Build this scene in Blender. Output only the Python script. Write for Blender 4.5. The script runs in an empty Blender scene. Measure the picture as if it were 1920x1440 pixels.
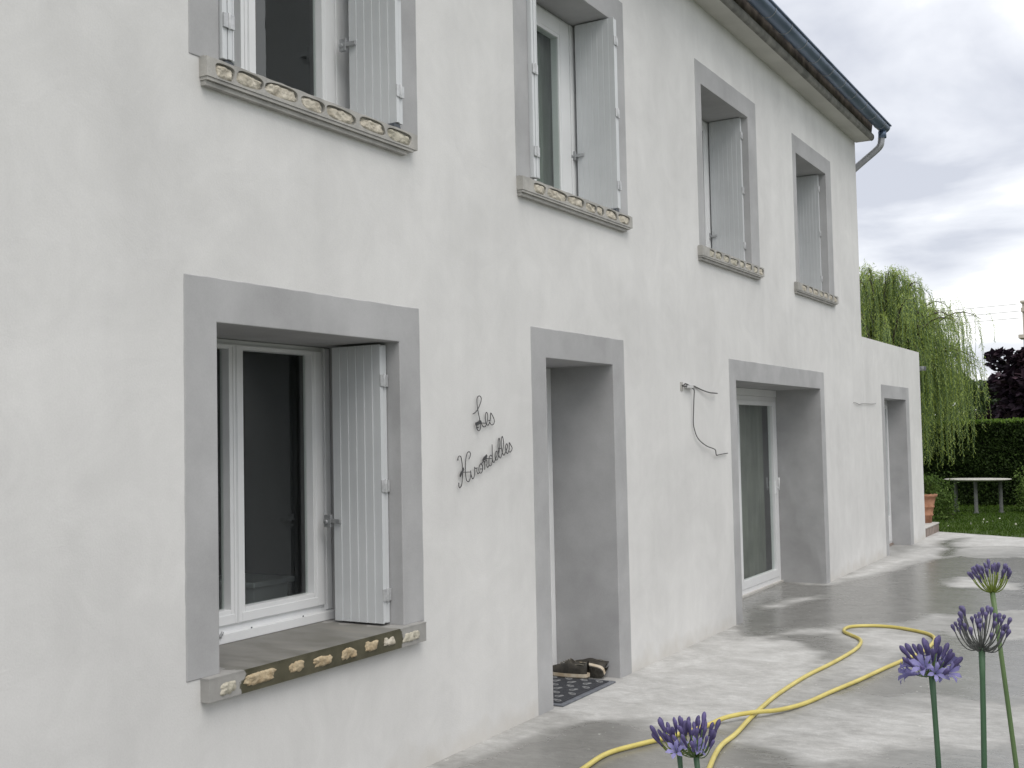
import bpy, math, random
import numpy as np
from mathutils import Vector, Matrix, noise as mnoise
R = math.radians
random.seed(7); rng = np.random.default_rng(7)
S = bpy.context.scene
COL = S.collection

# ------------------------------------------------------------------ camera
cam_d = bpy.data.cameras.new('camera'); cam = bpy.data.objects.new('camera', cam_d); COL.objects.link(cam)
cam_d.sensor_width = 36; cam_d.lens = 36 * 2147.27 / 1920; cam_d.clip_start = 0.05; cam_d.clip_end = 2000
_yaw, _pit, _rol = R(30.03545), R(2.681258), R(-1.17689)
_f = Vector((-math.sin(_yaw)*math.cos(_pit), math.cos(_yaw)*math.cos(_pit), math.sin(_pit)))
_r0 = Vector((math.cos(_yaw), math.sin(_yaw), 0)); _u0 = _r0.cross(_f)
_r = _r0*math.cos(_rol) + _u0*math.sin(_rol); _u = -_r0*math.sin(_rol) + _u0*math.cos(_rol)
M = Matrix.Identity(4)
for i in range(3):
    M[i][0] = _r[i]; M[i][1] = _u[i]; M[i][2] = -_f[i]
M[0][3], M[1][3], M[2][3] = 3.36168, 0.0, 1.66012
cam.matrix_world = M
S.camera = cam

# ------------------------------------------------------------------ world: overcast
SUN_EL, SUN_AZ = R(58), R(125)
W = bpy.data.worlds.new('World'); S.world = W; W.use_nodes = True
nt = W.node_tree; nt.nodes.clear()
def N(tree, typ, **kw):
    n = tree.nodes.new(typ)
    for k, v in kw.items():
        if k in n.inputs.keys(): n.inputs[k].default_value = v
        else: setattr(n, k, v)
    return n
def ramp(tree, fac, stops):
    n = tree.nodes.new('ShaderNodeValToRGB')
    els = n.color_ramp.elements
    while len(els) < len(stops): els.new(0.5)
    for e, (p, c) in zip(els, stops):
        e.position = p; e.color = (*c, 1) if len(c) == 3 else c
    tree.links.new(fac, n.inputs['Fac']); return n
L = nt.links.new
tc = N(nt, 'ShaderNodeTexCoord'); sep = N(nt, 'ShaderNodeSeparateXYZ'); L(tc.outputs['Generated'], sep.inputs[0])
zz = N(nt, 'ShaderNodeMath', operation='ABSOLUTE'); L(sep.outputs['Z'], zz.inputs[0])
za = N(nt, 'ShaderNodeMath', operation='ADD'); L(zz.outputs[0], za.inputs[0]); za.inputs[1].default_value = 0.16
dx = N(nt, 'ShaderNodeMath', operation='DIVIDE'); L(sep.outputs['X'], dx.inputs[0]); L(za.outputs[0], dx.inputs[1])
dy = N(nt, 'ShaderNodeMath', operation='DIVIDE'); L(sep.outputs['Y'], dy.inputs[0]); L(za.outputs[0], dy.inputs[1])
cmb = N(nt, 'ShaderNodeCombineXYZ'); L(dx.outputs[0], cmb.inputs['X']); L(dy.outputs[0], cmb.inputs['Y']); cmb.inputs['Z'].default_value = 39.2127   # which part of the cloud deck stands overhead
cn = N(nt, 'ShaderNodeTexNoise', Scale=1.3146, Detail=7.0, Roughness=0.5, Distortion=0.3); L(cmb.outputs[0], cn.inputs['Vector'])
cr = ramp(nt, cn.outputs['Fac'], [(0.34, (0.50, 0.52, 0.58)), (0.46, (0.71, 0.725, 0.765)), (0.55, (1.0, 1.0, 0.99))])
sky = N(nt, 'ShaderNodeTexSky', sky_type='NISHITA'); sky.sun_disc = False; sky.sun_elevation = SUN_EL; sky.sun_rotation = SUN_AZ
skm = N(nt, 'ShaderNodeVectorMath', operation='SCALE'); L(sky.outputs[0], skm.inputs[0]); skm.inputs['Scale'].default_value = 0.1
mixw = N(nt, 'ShaderNodeMix', data_type='RGBA'); mixw.inputs[0].default_value = 0.93
L(skm.outputs[0], mixw.inputs[6]); L(cr.outputs[0], mixw.inputs[7])
bg = N(nt, 'ShaderNodeBackground', Strength=1.0); L(mixw.outputs[2], bg.inputs['Color'])
wo = N(nt, 'ShaderNodeOutputWorld'); L(bg.outputs[0], wo.inputs[0])

sun_d = bpy.data.lights.new('sun', 'SUN'); sun = bpy.data.objects.new('sun', sun_d); COL.objects.link(sun)
sun_d.energy = 1.4; sun_d.angle = R(40); sun_d.color = (1.0, 0.95, 0.88)
_sd = Vector((math.sin(SUN_AZ)*math.cos(SUN_EL), math.cos(SUN_AZ)*math.cos(SUN_EL), math.sin(SUN_EL)))
sun.rotation_euler = _sd.to_track_quat('Z', 'Y').to_euler()
S.view_settings.view_transform = 'Standard'; S.view_settings.look = 'None'
S.view_settings.exposure = 0.47; S.view_settings.gamma = 1.0
S.view_settings.use_curve_mapping = False

# ------------------------------------------------------------------ materials
MATS = {}
def newmat(name):
    m = bpy.data.materials.new(name); m.use_nodes = True; t = m.node_tree; t.nodes.clear()
    out = t.nodes.new('ShaderNodeOutputMaterial'); b = t.nodes.new('ShaderNodeBsdfPrincipled')
    t.links.new(b.outputs[0], out.inputs[0]); MATS[name] = m
    return m, t, b, out
def coords(t, scale=(1, 1, 1), kind='Object'):
    c = t.nodes.new('ShaderNodeTexCoord'); mp = t.nodes.new('ShaderNodeMapping'); mp.inputs['Scale'].default_value = scale
    t.links.new(c.outputs[kind], mp.inputs['Vector']); return mp.outputs[0]
def bump(t, b, h, strength, dist):
    n = t.nodes.new('ShaderNodeBump'); n.inputs['Strength'].default_value = strength; n.inputs['Distance'].default_value = dist
    t.links.new(h, n.inputs['Height']); t.links.new(n.outputs[0], b.inputs['Normal']); return n
def mottled(name, c0, c1, scale, rough=0.85, detail=5, bscale=None, bstr=0.3, bdist=0.004, lo=0.35, hi=0.65, fine=0.0, stretch=(1, 1, 1), metallic=0.0, spec=None):
    m, t, b, o = newmat(name)
    v = coords(t, stretch)
    n = N(t, 'ShaderNodeTexNoise', Scale=scale, Detail=detail, Roughness=0.6); t.links.new(v, n.inputs['Vector'])
    r = ramp(t, n.outputs['Fac'], [(lo, c0), (hi, c1)])
    col = r.outputs[0]
    if fine:
        n2 = N(t, 'ShaderNodeTexNoise', Scale=160.0, Detail=3.0); t.links.new(v, n2.inputs['Vector'])
        mr = N(t, 'ShaderNodeMapRange'); t.links.new(n2.outputs['Fac'], mr.inputs['Value'])
        mr.inputs['From Min'].default_value = 0.3; mr.inputs['From Max'].default_value = 0.7
        mr.inputs['To Min'].default_value = 1-fine; mr.inputs['To Max'].default_value = 1+fine
        sc = N(t, 'ShaderNodeVectorMath', operation='SCALE'); t.links.new(col, sc.inputs[0]); t.links.new(mr.outputs[0], sc.inputs['Scale'])
        col = sc.outputs[0]
    t.links.new(col, b.inputs['Base Color'])
    b.inputs['Roughness'].default_value = rough; b.inputs['Metallic'].default_value = metallic
    if spec is not None: b.inputs['Specular IOR Level'].default_value = spec
    if bscale:
        n3 = N(t, 'ShaderNodeTexNoise', Scale=bscale, Detail=4.0); t.links.new(v, n3.inputs['Vector'])
        bump(t, b, n3.outputs['Fac'], bstr, bdist)
    return m
def plain(name, c, rough=0.5, metallic=0.0, spec=None):
    m, t, b, o = newmat(name)
    b.inputs['Base Color'].default_value = (*c, 1); b.inputs['Roughness'].default_value = rough; b.inputs['Metallic'].default_value = metallic
    if spec is not None: b.inputs['Specular IOR Level'].default_value = spec
    return m

# white lime stucco: broad trowel clouds, vertical wash streaks, sandy grain
def stucco():
    m, t, b, o = newmat('stucco')
    v = coords(t)
    n1 = N(t, 'ShaderNodeTexNoise', Scale=0.9, Detail=6.0, Roughness=0.6, Distortion=0.4); t.links.new(v, n1.inputs['Vector'])
    r1 = ramp(t, n1.outputs['Fac'], [(0.34, (0.606, 0.604, 0.597)), (0.62, (0.675, 0.673, 0.665))])
    v2 = coords(t, (5, 5, 0.7))
    n2 = N(t, 'ShaderNodeTexNoise', Scale=1.0, Detail=4.0, Roughness=0.55); t.links.new(v2, n2.inputs['Vector'])
    m2 = N(t, 'ShaderNodeMapRange'); t.links.new(n2.outputs['Fac'], m2.inputs['Value'])
    m2.inputs['From Min'].default_value = 0.35; m2.inputs['From Max'].default_value = 0.65
    m2.inputs['To Min'].default_value = 0.978; m2.inputs['To Max'].default_value = 1.016
    n3 = N(t, 'ShaderNodeTexNoise', Scale=130.0, Detail=3.0); t.links.new(v, n3.inputs['Vector'])
    m3 = N(t, 'ShaderNodeMapRange'); t.links.new(n3.outputs['Fac'], m3.inputs['Value'])
    m3.inputs['From Min'].default_value = 0.3; m3.inputs['From Max'].default_value = 0.7
    m3.inputs['To Min'].default_value = 0.975; m3.inputs['To Max'].default_value = 1.025
    n7 = N(t, 'ShaderNodeTexNoise', Scale=2.3, Detail=9.0, Roughness=0.66, Distortion=1.6); t.links.new(v, n7.inputs['Vector'])
    m7 = N(t, 'ShaderNodeMapRange'); t.links.new(n7.outputs['Fac'], m7.inputs['Value'])
    m7.inputs['From Min'].default_value = 0.4; m7.inputs['From Max'].default_value = 0.68; m7.inputs['To Min'].default_value = 0.975; m7.inputs['To Max'].default_value = 1.035
    mu7 = N(t, 'ShaderNodeMath', operation='MULTIPLY'); t.links.new(m7.outputs[0], mu7.inputs[0]); t.links.new(m2.outputs[0], mu7.inputs[1])
    mu = N(t, 'ShaderNodeMath', operation='MULTIPLY'); t.links.new(mu7.outputs[0], mu.inputs[0]); t.links.new(m3.outputs[0], mu.inputs[1])
    sc = N(t, 'ShaderNodeVectorMath', operation='SCALE'); t.links.new(r1.outputs[0], sc.inputs[0]); t.links.new(mu.outputs[0], sc.inputs['Scale'])
    # splash dirt rising from the terrace
    sx = N(t, 'ShaderNodeSeparateXYZ'); t.links.new(v, sx.inputs[0])
    n4 = N(t, 'ShaderNodeTexNoise', Scale=5.0, Detail=5.0); t.links.new(v, n4.inputs['Vector'])
    a4 = N(t, 'ShaderNodeMath', operation='MULTIPLY_ADD'); t.links.new(n4.outputs['Fac'], a4.inputs[0]); a4.inputs[1].default_value = -0.30; t.links.new(sx.outputs['Z'], a4.inputs[2])
    m4 = N(t, 'ShaderNodeMapRange'); t.links.new(a4.outputs[0], m4.inputs['Value'])
    m4.inputs['From Min'].default_value = -0.16; m4.inputs['From Max'].default_value = -0.02; m4.inputs['To Min'].default_value = 0.45; m4.inputs['To Max'].default_value = 0.0
    mx = N(t, 'ShaderNodeMix', data_type='RGBA'); t.links.new(m4.outputs[0], mx.inputs[0]); t.links.new(sc.outputs[0], mx.inputs[6]); mx.inputs[7].default_value = (0.47, 0.44, 0.39, 1)
    t.links.new(mx.outputs[2], b.inputs['Base Color'])
    b.inputs['Roughness'].default_value = 0.92; b.inputs['Specular IOR Level'].default_value = 0.2
    ad = N(t, 'ShaderNodeMath', operation='MULTIPLY_ADD')
    nb = N(t, 'ShaderNodeTexNoise', Scale=3.5, Detail=7.0, Roughness=0.6, Distortion=0.8); t.links.new(v, nb.inputs['Vector'])
    t.links.new(nb.outputs['Fac'], ad.inputs[0]); ad.inputs[1].default_value = 7.0; t.links.new(n3.outputs['Fac'], ad.inputs[2])
    bump(t, b, ad.outputs[0], 0.14, 0.0035)
    return m
STUCCO = stucco()
RENDER = mottled('grey_render', (0.325, 0.326, 0.331), (0.450, 0.452, 0.458), 1.9, 0.85, 8, 40, 0.16, 0.003, 0.30, 0.72, 0.03, spec=0.25)
def reveal_mat():
    # same grey render with the run-down damp stains of the wet reveal
    m, t, b, o = newmat('damp_grey_render')
    v = coords(t)
    n = N(t, 'ShaderNodeTexNoise', Scale=2.6, Detail=6.0, Roughness=0.6); t.links.new(v, n.inputs['Vector'])
    r = ramp(t, n.outputs['Fac'], [(0.30, (0.325, 0.326, 0.331)), (0.72, (0.450, 0.452, 0.458))])
    v2 = coords(t, (9, 9, 2.2)); n2 = N(t, 'ShaderNodeTexNoise', Scale=1.0, Detail=6.0, Distortion=0.5); t.links.new(v2, n2.inputs['Vector'])
    sx = N(t, 'ShaderNodeSeparateXYZ'); t.links.new(v, sx.inputs[0])
    # damp line climbs towards the inside of the reveal
    xa = N(t, 'ShaderNodeMath', operation='MULTIPLY_ADD'); t.links.new(sx.outputs['X'], xa.inputs[0]); xa.inputs[1].default_value = 2.6; t.links.new(sx.outputs['Z'], xa.inputs[2])
    xb = N(t, 'ShaderNodeMath', operation='MULTIPLY_ADD'); t.links.new(n2.outputs['Fac'], xb.inputs[0]); xb.inputs[1].default_value = 0.9; t.links.new(xa.outputs[0], xb.inputs[2])
    mr = N(t, 'ShaderNodeMapRange'); t.links.new(xb.outputs[0], mr.inputs['Value'])
    mr.inputs['From Min'].default_value = 0.34; mr.inputs['From Max'].default_value = 0.56; mr.inputs['To Min'].default_value = 0.24; mr.inputs['To Max'].default_value = 0.0
    mx = N(t, 'ShaderNodeMix', data_type='RGBA'); t.links.new(mr.outputs[0], mx.inputs[0]); t.links.new(r.outputs[0], mx.inputs[6]); mx.inputs[7].default_value = (0.2, 0.195, 0.19, 1)
    t.links.new(mx.outputs[2], b.inputs['Base Color']); b.inputs['Roughness'].default_value = 0.8
    return m
RENDER_DAMP = reveal_mat()
MORTAR = mottled('sill_mortar', (0.30, 0.295, 0.28), (0.42, 0.41, 0.385), 9, 0.9, 6, 70, 0.35, 0.003, fine=0.06)
STONE = mottled('sill_stone', (0.38, 0.345, 0.28), (0.60, 0.56, 0.475), 22, 0.95, 6, 90, 0.8, 0.006, fine=0.08)
STONE_O = mottled('ochre_sill_stone', (0.33, 0.25, 0.15), (0.49, 0.41, 0.28), 20, 0.95, 6, 90, 0.8, 0.006, fine=0.08)
STONE_W = mottled('pale_sill_stone', (0.38, 0.36, 0.29), (0.52, 0.49, 0.41), 20, 0.95, 6, 90, 0.8, 0.006, fine=0.06)
def old_sill():
    m, t, b, o = newmat('weathered_sill')
    v = coords(t)
    n = N(t, 'ShaderNodeTexNoise', Scale=7.0, Detail=7.0, Roughness=0.65); t.links.new(v, n.inputs['Vector'])
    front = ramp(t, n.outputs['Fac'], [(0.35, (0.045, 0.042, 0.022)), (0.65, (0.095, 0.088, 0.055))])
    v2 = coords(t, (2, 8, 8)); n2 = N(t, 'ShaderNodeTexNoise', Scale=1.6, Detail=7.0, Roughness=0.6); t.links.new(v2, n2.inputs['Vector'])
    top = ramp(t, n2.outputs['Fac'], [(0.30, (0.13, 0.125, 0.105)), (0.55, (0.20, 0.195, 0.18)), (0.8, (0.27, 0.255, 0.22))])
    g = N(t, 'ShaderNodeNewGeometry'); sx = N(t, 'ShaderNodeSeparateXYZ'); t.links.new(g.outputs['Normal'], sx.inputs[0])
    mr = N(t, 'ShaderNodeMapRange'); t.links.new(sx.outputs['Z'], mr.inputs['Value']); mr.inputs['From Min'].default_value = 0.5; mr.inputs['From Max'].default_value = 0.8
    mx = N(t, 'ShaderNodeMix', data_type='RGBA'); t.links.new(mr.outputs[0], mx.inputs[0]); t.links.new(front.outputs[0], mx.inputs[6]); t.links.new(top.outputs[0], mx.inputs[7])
    # fresh cement at both ends
    p = N(t, 'ShaderNodeSeparateXYZ'); t.links.new(v, p.inputs[0])
    dn = N(t, 'ShaderNodeMath', operation='SUBTRACT'); t.links.new(p.outputs['Y'], dn.inputs[0]); dn.inputs[1].default_value = 4.06
    ab = N(t, 'ShaderNodeMath', operation='ABSOLUTE'); t.links.new(dn.outputs[0], ab.inputs[0])
    nn = N(t, 'ShaderNodeTexNoise', Scale=16.0, Detail=3.0); t.links.new(v, nn.inputs['Vector'])
    aa = N(t, 'ShaderNodeMath', operation='MULTIPLY_ADD'); t.links.new(nn.outputs['Fac'], aa.inputs[0]); aa.inputs[1].default_value = 0.16; t.links.new(ab.outputs[0], aa.inputs[2])
    m2 = N(t, 'ShaderNodeMapRange'); t.links.new(aa.outputs[0], m2.inputs['Value']); m2.inputs['From Min'].default_value = 0.628; m2.inputs['From Max'].default_value = 0.638
    fr = ramp(t, n2.outputs['Fac'], [(0.3, (0.27, 0.265, 0.255)), (0.7, (0.36, 0.355, 0.34))])
    m3 = N(t, 'ShaderNodeMix', data_type='RGBA'); t.links.new(m2.outputs[0], m3.inputs[0]); t.links.new(mx.outputs[2], m3.inputs[6]); t.links.new(fr.outputs[0], m3.inputs[7])
    t.links.new(m3.outputs[2], b.inputs['Base Color'])
    rr = N(t, 'ShaderNodeMapRange'); t.links.new(n2.outputs['Fac'], rr.inputs['Value']); rr.inputs['To Min'].default_value = 0.3; rr.inputs['To Max'].default_value = 0.8
    t.links.new(rr.outputs[0], b.inputs['Roughness'])
    bump(t, b, n.outputs['Fac'], 0.4, 0.004)
    return m
OLD_SILL = old_sill()
PVC = mottled('white_frame', (0.74, 0.75, 0.76), (0.79, 0.80, 0.81), 3, 0.32, 3)
SHUT = mottled('white_shutter_paint', (0.57, 0.59, 0.605), (0.62, 0.64, 0.655), 3, 0.5, 4)
STEEL = mottled('galvanised_steel', (0.33, 0.34, 0.35), (0.5, 0.51, 0.52), 30, 0.45, 3, metallic=0.6)
HINGE = mottled('hinge_metal', (0.42, 0.43, 0.44), (0.58, 0.59, 0.60), 30, 0.45, 3, metallic=0.3)
DARKFOOT = plain('dark_bracket', (0.06, 0.07, 0.085), 0.5)
IRON = mottled('wrought_iron', (0.045, 0.045, 0.048), (0.085, 0.085, 0.09), 60, 0.55, 3, metallic=0.3)
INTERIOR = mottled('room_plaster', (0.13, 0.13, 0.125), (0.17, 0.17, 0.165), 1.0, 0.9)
FLOOR_IN = plain('room_floor', (0.12, 0.09, 0.07), 0.5)
SOFFIT = mottled('soffit_plaster', (0.46, 0.455, 0.42), (0.55, 0.545, 0.505), 1.4, 0.9, 5, fine=0.03)
FASCIA = mottled('fascia_mortar', (0.13, 0.13, 0.12), (0.25, 0.245, 0.225), 6, 0.9, 6, 40, 0.4, 0.006)
TILE = mottled('clay_tile', (0.12, 0.085, 0.065), (0.33, 0.235, 0.175), 9, 0.9, 6, 40, 0.4, 0.004)
EAVEWOOD = mottled('eave_board_wood', (0.05, 0.042, 0.035), (0.16, 0.135, 0.11), 7, 0.9, 6)
def zinc():
    m, t, b, o = newmat('zinc')
    v = coords(t, (3, 1, 3)); n = N(t, 'ShaderNodeTexNoise', Scale=2.0, Detail=5.0); t.links.new(v, n.inputs['Vector'])
    r = ramp(t, n.outputs['Fac'], [(0.3, (0.10, 0.14, 0.21)), (0.7, (0.17, 0.225, 0.32))]); t.links.new(r.outputs[0], b.inputs['Base Color'])
    b.inputs['Metallic'].default_value = 0.55; b.inputs['Roughness'].default_value = 0.42
    return m
ZINC = zinc()
PIPE = mottled('zinc_pipe', (0.30, 0.31, 0.33), (0.42, 0.43, 0.45), 8, 0.42, 4, metallic=0.5)
def glass():
    m, t, b, o = newmat('window_glass'); t.nodes.remove(b)
    tr = N(t, 'ShaderNodeBsdfTransparent'); tr.inputs['Color'].default_value = (0.93, 0.96, 0.945, 1)
    gl = N(t, 'ShaderNodeBsdfGlossy', Roughness=0.006); gl.inputs['Color'].default_value = (0.92, 0.95, 0.96, 1)
    fr = N(t, 'ShaderNodeFresnel', IOR=1.52)
    mu = N(t, 'ShaderNodeMath', operation='MULTIPLY'); mu.use_clamp = True; t.links.new(fr.outputs[0], mu.inputs[0]); mu.inputs[1].default_value = 1.7
    # each face of the pane reflects only on its outer side (no total reflection inside the thin sheet)
    ge = N(t, 'ShaderNodeNewGeometry'); fo = N(t, 'ShaderNodeMath', operation='SUBTRACT'); fo.inputs[0].default_value = 1.0; t.links.new(ge.outputs['Backfacing'], fo.inputs[1])
    m2 = N(t, 'ShaderNodeMath', operation='MULTIPLY'); t.links.new(mu.outputs[0], m2.inputs[0]); t.links.new(fo.outputs[0], m2.inputs[1]); mu = m2
    mx = N(t, 'ShaderNodeMixShader'); t.links.new(mu.outputs[0], mx.inputs[0]); t.links.new(tr.outputs[0], mx.inputs[1]); t.links.new(gl.outputs[0], mx.inputs[2])
    t.links.new(mx.outputs[0], o.inputs[0]); return m
GLASS = glass()
HOSE = mottled('yellow_hose', (0.52, 0.435, 0.115), (0.63, 0.54, 0.165), 6, 0.42, 4)
TERRA = mottled('terracotta', (0.30, 0.135, 0.075), (0.42, 0.22, 0.14), 9, 0.9, 5, 50, 0.3, 0.003)
TABLE = mottled('pale_table_stone', (0.40, 0.39, 0.36), (0.52, 0.51, 0.47), 8, 0.8, 5)
TABLELEG = mottled('grey_table_leg', (0.07, 0.075, 0.07), (0.12, 0.125, 0.12), 8, 0.8, 5)
STEPTOP = mottled('step_concrete', (0.42, 0.41, 0.39), (0.52, 0.51, 0.48), 5, 0.9, 5)
STEPSIDE = mottled('step_brick_side', (0.19, 0.15, 0.13), (0.29, 0.24, 0.21), 8, 0.9, 5)
CABLE = plain('grey_cable', (0.07, 0.07, 0.07), 0.5)
CABLE_L = plain('pale_cable', (0.25, 0.25, 0.25), 0.5)
CLIPW = plain('clear_terminal', (0.55, 0.55, 0.55), 0.3)
LAWN = mottled('lawn', (0.040, 0.070, 0.012), (0.07, 0.11, 0.02), 6, 0.95, 6, 120, 0.8, 0.02)
SOIL = mottled('bed_soil', (0.035, 0.026, 0.018), (0.07, 0.052, 0.036), 12, 0.95, 6, 40, 0.9, 0.02)
BARK = mottled('bark', (0.045, 0.036, 0.028), (0.10, 0.085, 0.068), 8, 0.95, 6, 30, 0.8, 0.02, stretch=(1, 1, 0.3))
CURTAIN = mottled('sheer_curtain', (0.12, 0.14, 0.12), (0.24, 0.265, 0.235), 8, 0.9, 4, stretch=(1, 4, 0.2))
FILLC = mottled('fill_curtain_cloth', (0.10, 0.108, 0.088), (0.19, 0.20, 0.165), 3, 0.9, 4, stretch=(1, 2.5, 0.5))
NEIGH = mottled('beige_render', (0.48, 0.43, 0.37), (0.58, 0.53, 0.46), 1.5, 0.9, 5)
NEIGHROOF = mottled('far_clay_roof', (0.16, 0.09, 0.06), (0.26, 0.15, 0.10), 4, 0.9, 5)
MATRUB = mottled('mat_rubber', (0.10, 0.11, 0.13), (0.16, 0.17, 0.19), 20, 0.6, 4)
MATFIB = mottled('mat_fibre', (0.018, 0.020, 0.026), (0.045, 0.048, 0.055), 90, 0.95, 4, 200, 0.8, 0.004)
MATCURL = mottled('mat_curl', (0.16, 0.165, 0.17), (0.25, 0.255, 0.26), 60, 0.9, 4)
SHOE = mottled('shoe_leather', (0.020, 0.018, 0.014), (0.050, 0.044, 0.034), 30, 0.6, 4, 120, 0.4, 0.002)
SHOETRIM = plain('shoe_trim', (0.16, 0.15, 0.12), 0.7)
SHOESOLE = mottled('shoe_midsole', (0.42, 0.33, 0.22), (0.58, 0.53, 0.44), 12, 0.7, 3)
SHOEOUT = mottled('shoe_outsole', (0.06, 0.055, 0.045), (0.13, 0.12, 0.10), 25, 0.8, 4)
STEMG = mottled('flower_stem', (0.035, 0.085, 0.045), (0.06, 0.13, 0.065), 9, 0.5, 4, stretch=(1, 1, 0.3))
STEMY = mottled('young_flower_stem', (0.09, 0.15, 0.055), (0.13, 0.20, 0.08), 9, 0.5, 4, stretch=(1, 1, 0.3))
PEDI = plain('pedicel_green', (0.07, 0.12, 0.035), 0.55)
PEDIY = plain('pedicel_lime', (0.16, 0.21, 0.03), 0.55)
PEDID = plain('pedicel_dark', (0.085, 0.09, 0.085), 0.55)
def petal(name, c0, c1, trans=0.25):
    m, t, b, o = newmat(name)
    v = coords(t); n = N(t, 'ShaderNodeTexNoise', Scale=45.0, Detail=3.0); t.links.new(v, n.inputs['Vector'])
    oi = N(t, 'ShaderNodeObjectInfo')
    ad = N(t, 'ShaderNodeMath', operation='MULTIPLY_ADD'); t.links.new(oi.outputs['Random'], ad.inputs[0]); ad.inputs[1].default_value = 0.5
    t.links.new(n.outputs['Fac'], ad.inputs[2])
    r = ramp(t, ad.outputs[0], [(0.35, c0), (1.0, c1)])
    t.links.new(r.outputs[0], b.inputs['Base Color']); b.inputs['Roughness'].default_value = 0.6
    tl = N(t, 'ShaderNodeBsdfTranslucent'); t.links.new(r.outputs[0], tl.inputs['Color'])
    mx = N(t, 'ShaderNodeMixShader'); mx.inputs[0].default_value = trans
    t.links.new(b.outputs[0], mx.inputs[1]); t.links.new(tl.outputs[0], mx.inputs[2]); t.links.new(mx.outputs[0], o.inputs[0])
    return m
BUD = petal('violet_bud', (0.060, 0.048, 0.135), (0.135, 0.110, 0.27), 0.1)
BUDD = petal('dark_violet_bud', (0.07, 0.06, 0.14), (0.13, 0.11, 0.24), 0.1)
PETAL = petal('violet_petal', (0.20, 0.18, 0.42), (0.33, 0.31, 0.60), 0.3)
def leafmat(name, cols, trans=0.3, rough=0.6):
    m, t, b, o = newmat(name)
    at = N(t, 'ShaderNodeAttribute'); at.attribute_name = 'tint'
    r = ramp(t, at.outputs['Fac'], [(i/(len(cols)-1), c) for i, c in enumerate(cols)])
    t.links.new(r.outputs[0], b.inputs['Base Color']); b.inputs['Roughness'].default_value = rough; b.inputs['Specular IOR Level'].default_value = 0.18
    tl = N(t, 'ShaderNodeBsdfTranslucent'); t.links.new(r.outputs[0], tl.inputs['Color'])
    mx = N(t, 'ShaderNodeMixShader'); mx.inputs[0].default_value = trans
    t.links.new(b.outputs[0], mx.inputs[1]); t.links.new(tl.outputs[0], mx.inputs[2]); t.links.new(mx.outputs[0], o.inputs[0])
    return m
WILLOW = leafmat('willow_leaf', [(0.26, 0.345, 0.07), (0.38, 0.475, 0.12), (0.50, 0.59, 0.22)], 0.5)
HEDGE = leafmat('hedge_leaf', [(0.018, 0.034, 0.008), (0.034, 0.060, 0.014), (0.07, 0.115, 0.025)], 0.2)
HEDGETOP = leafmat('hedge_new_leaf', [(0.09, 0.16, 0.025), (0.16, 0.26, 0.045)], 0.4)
PURPLE = leafmat('purple_leaf', [(0.016, 0.011, 0.019), (0.03, 0.018, 0.028), (0.055, 0.032, 0.042)], 0.12)
WOODS = leafmat('far_wood_leaf', [(0.022, 0.038, 0.014), (0.04, 0.065, 0.024), (0.06, 0.09, 0.032)], 0.2)
SHRUB = leafmat('shrub_leaf', [(0.05, 0.09, 0.018), (0.09, 0.15, 0.03), (0.15, 0.21, 0.06)], 0.3)
GRASS = leafmat('grass_blade', [(0.032, 0.070, 0.006), (0.062, 0.115, 0.012), (0.10, 0.16, 0.024)], 0.25)
STRAP = leafmat('strap_leaf', [(0.04, 0.09, 0.02), (0.07, 0.14, 0.035)], 0.25)
DAISY = plain('daisy_white', (0.6, 0.6, 0.5), 0.8)

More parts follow.
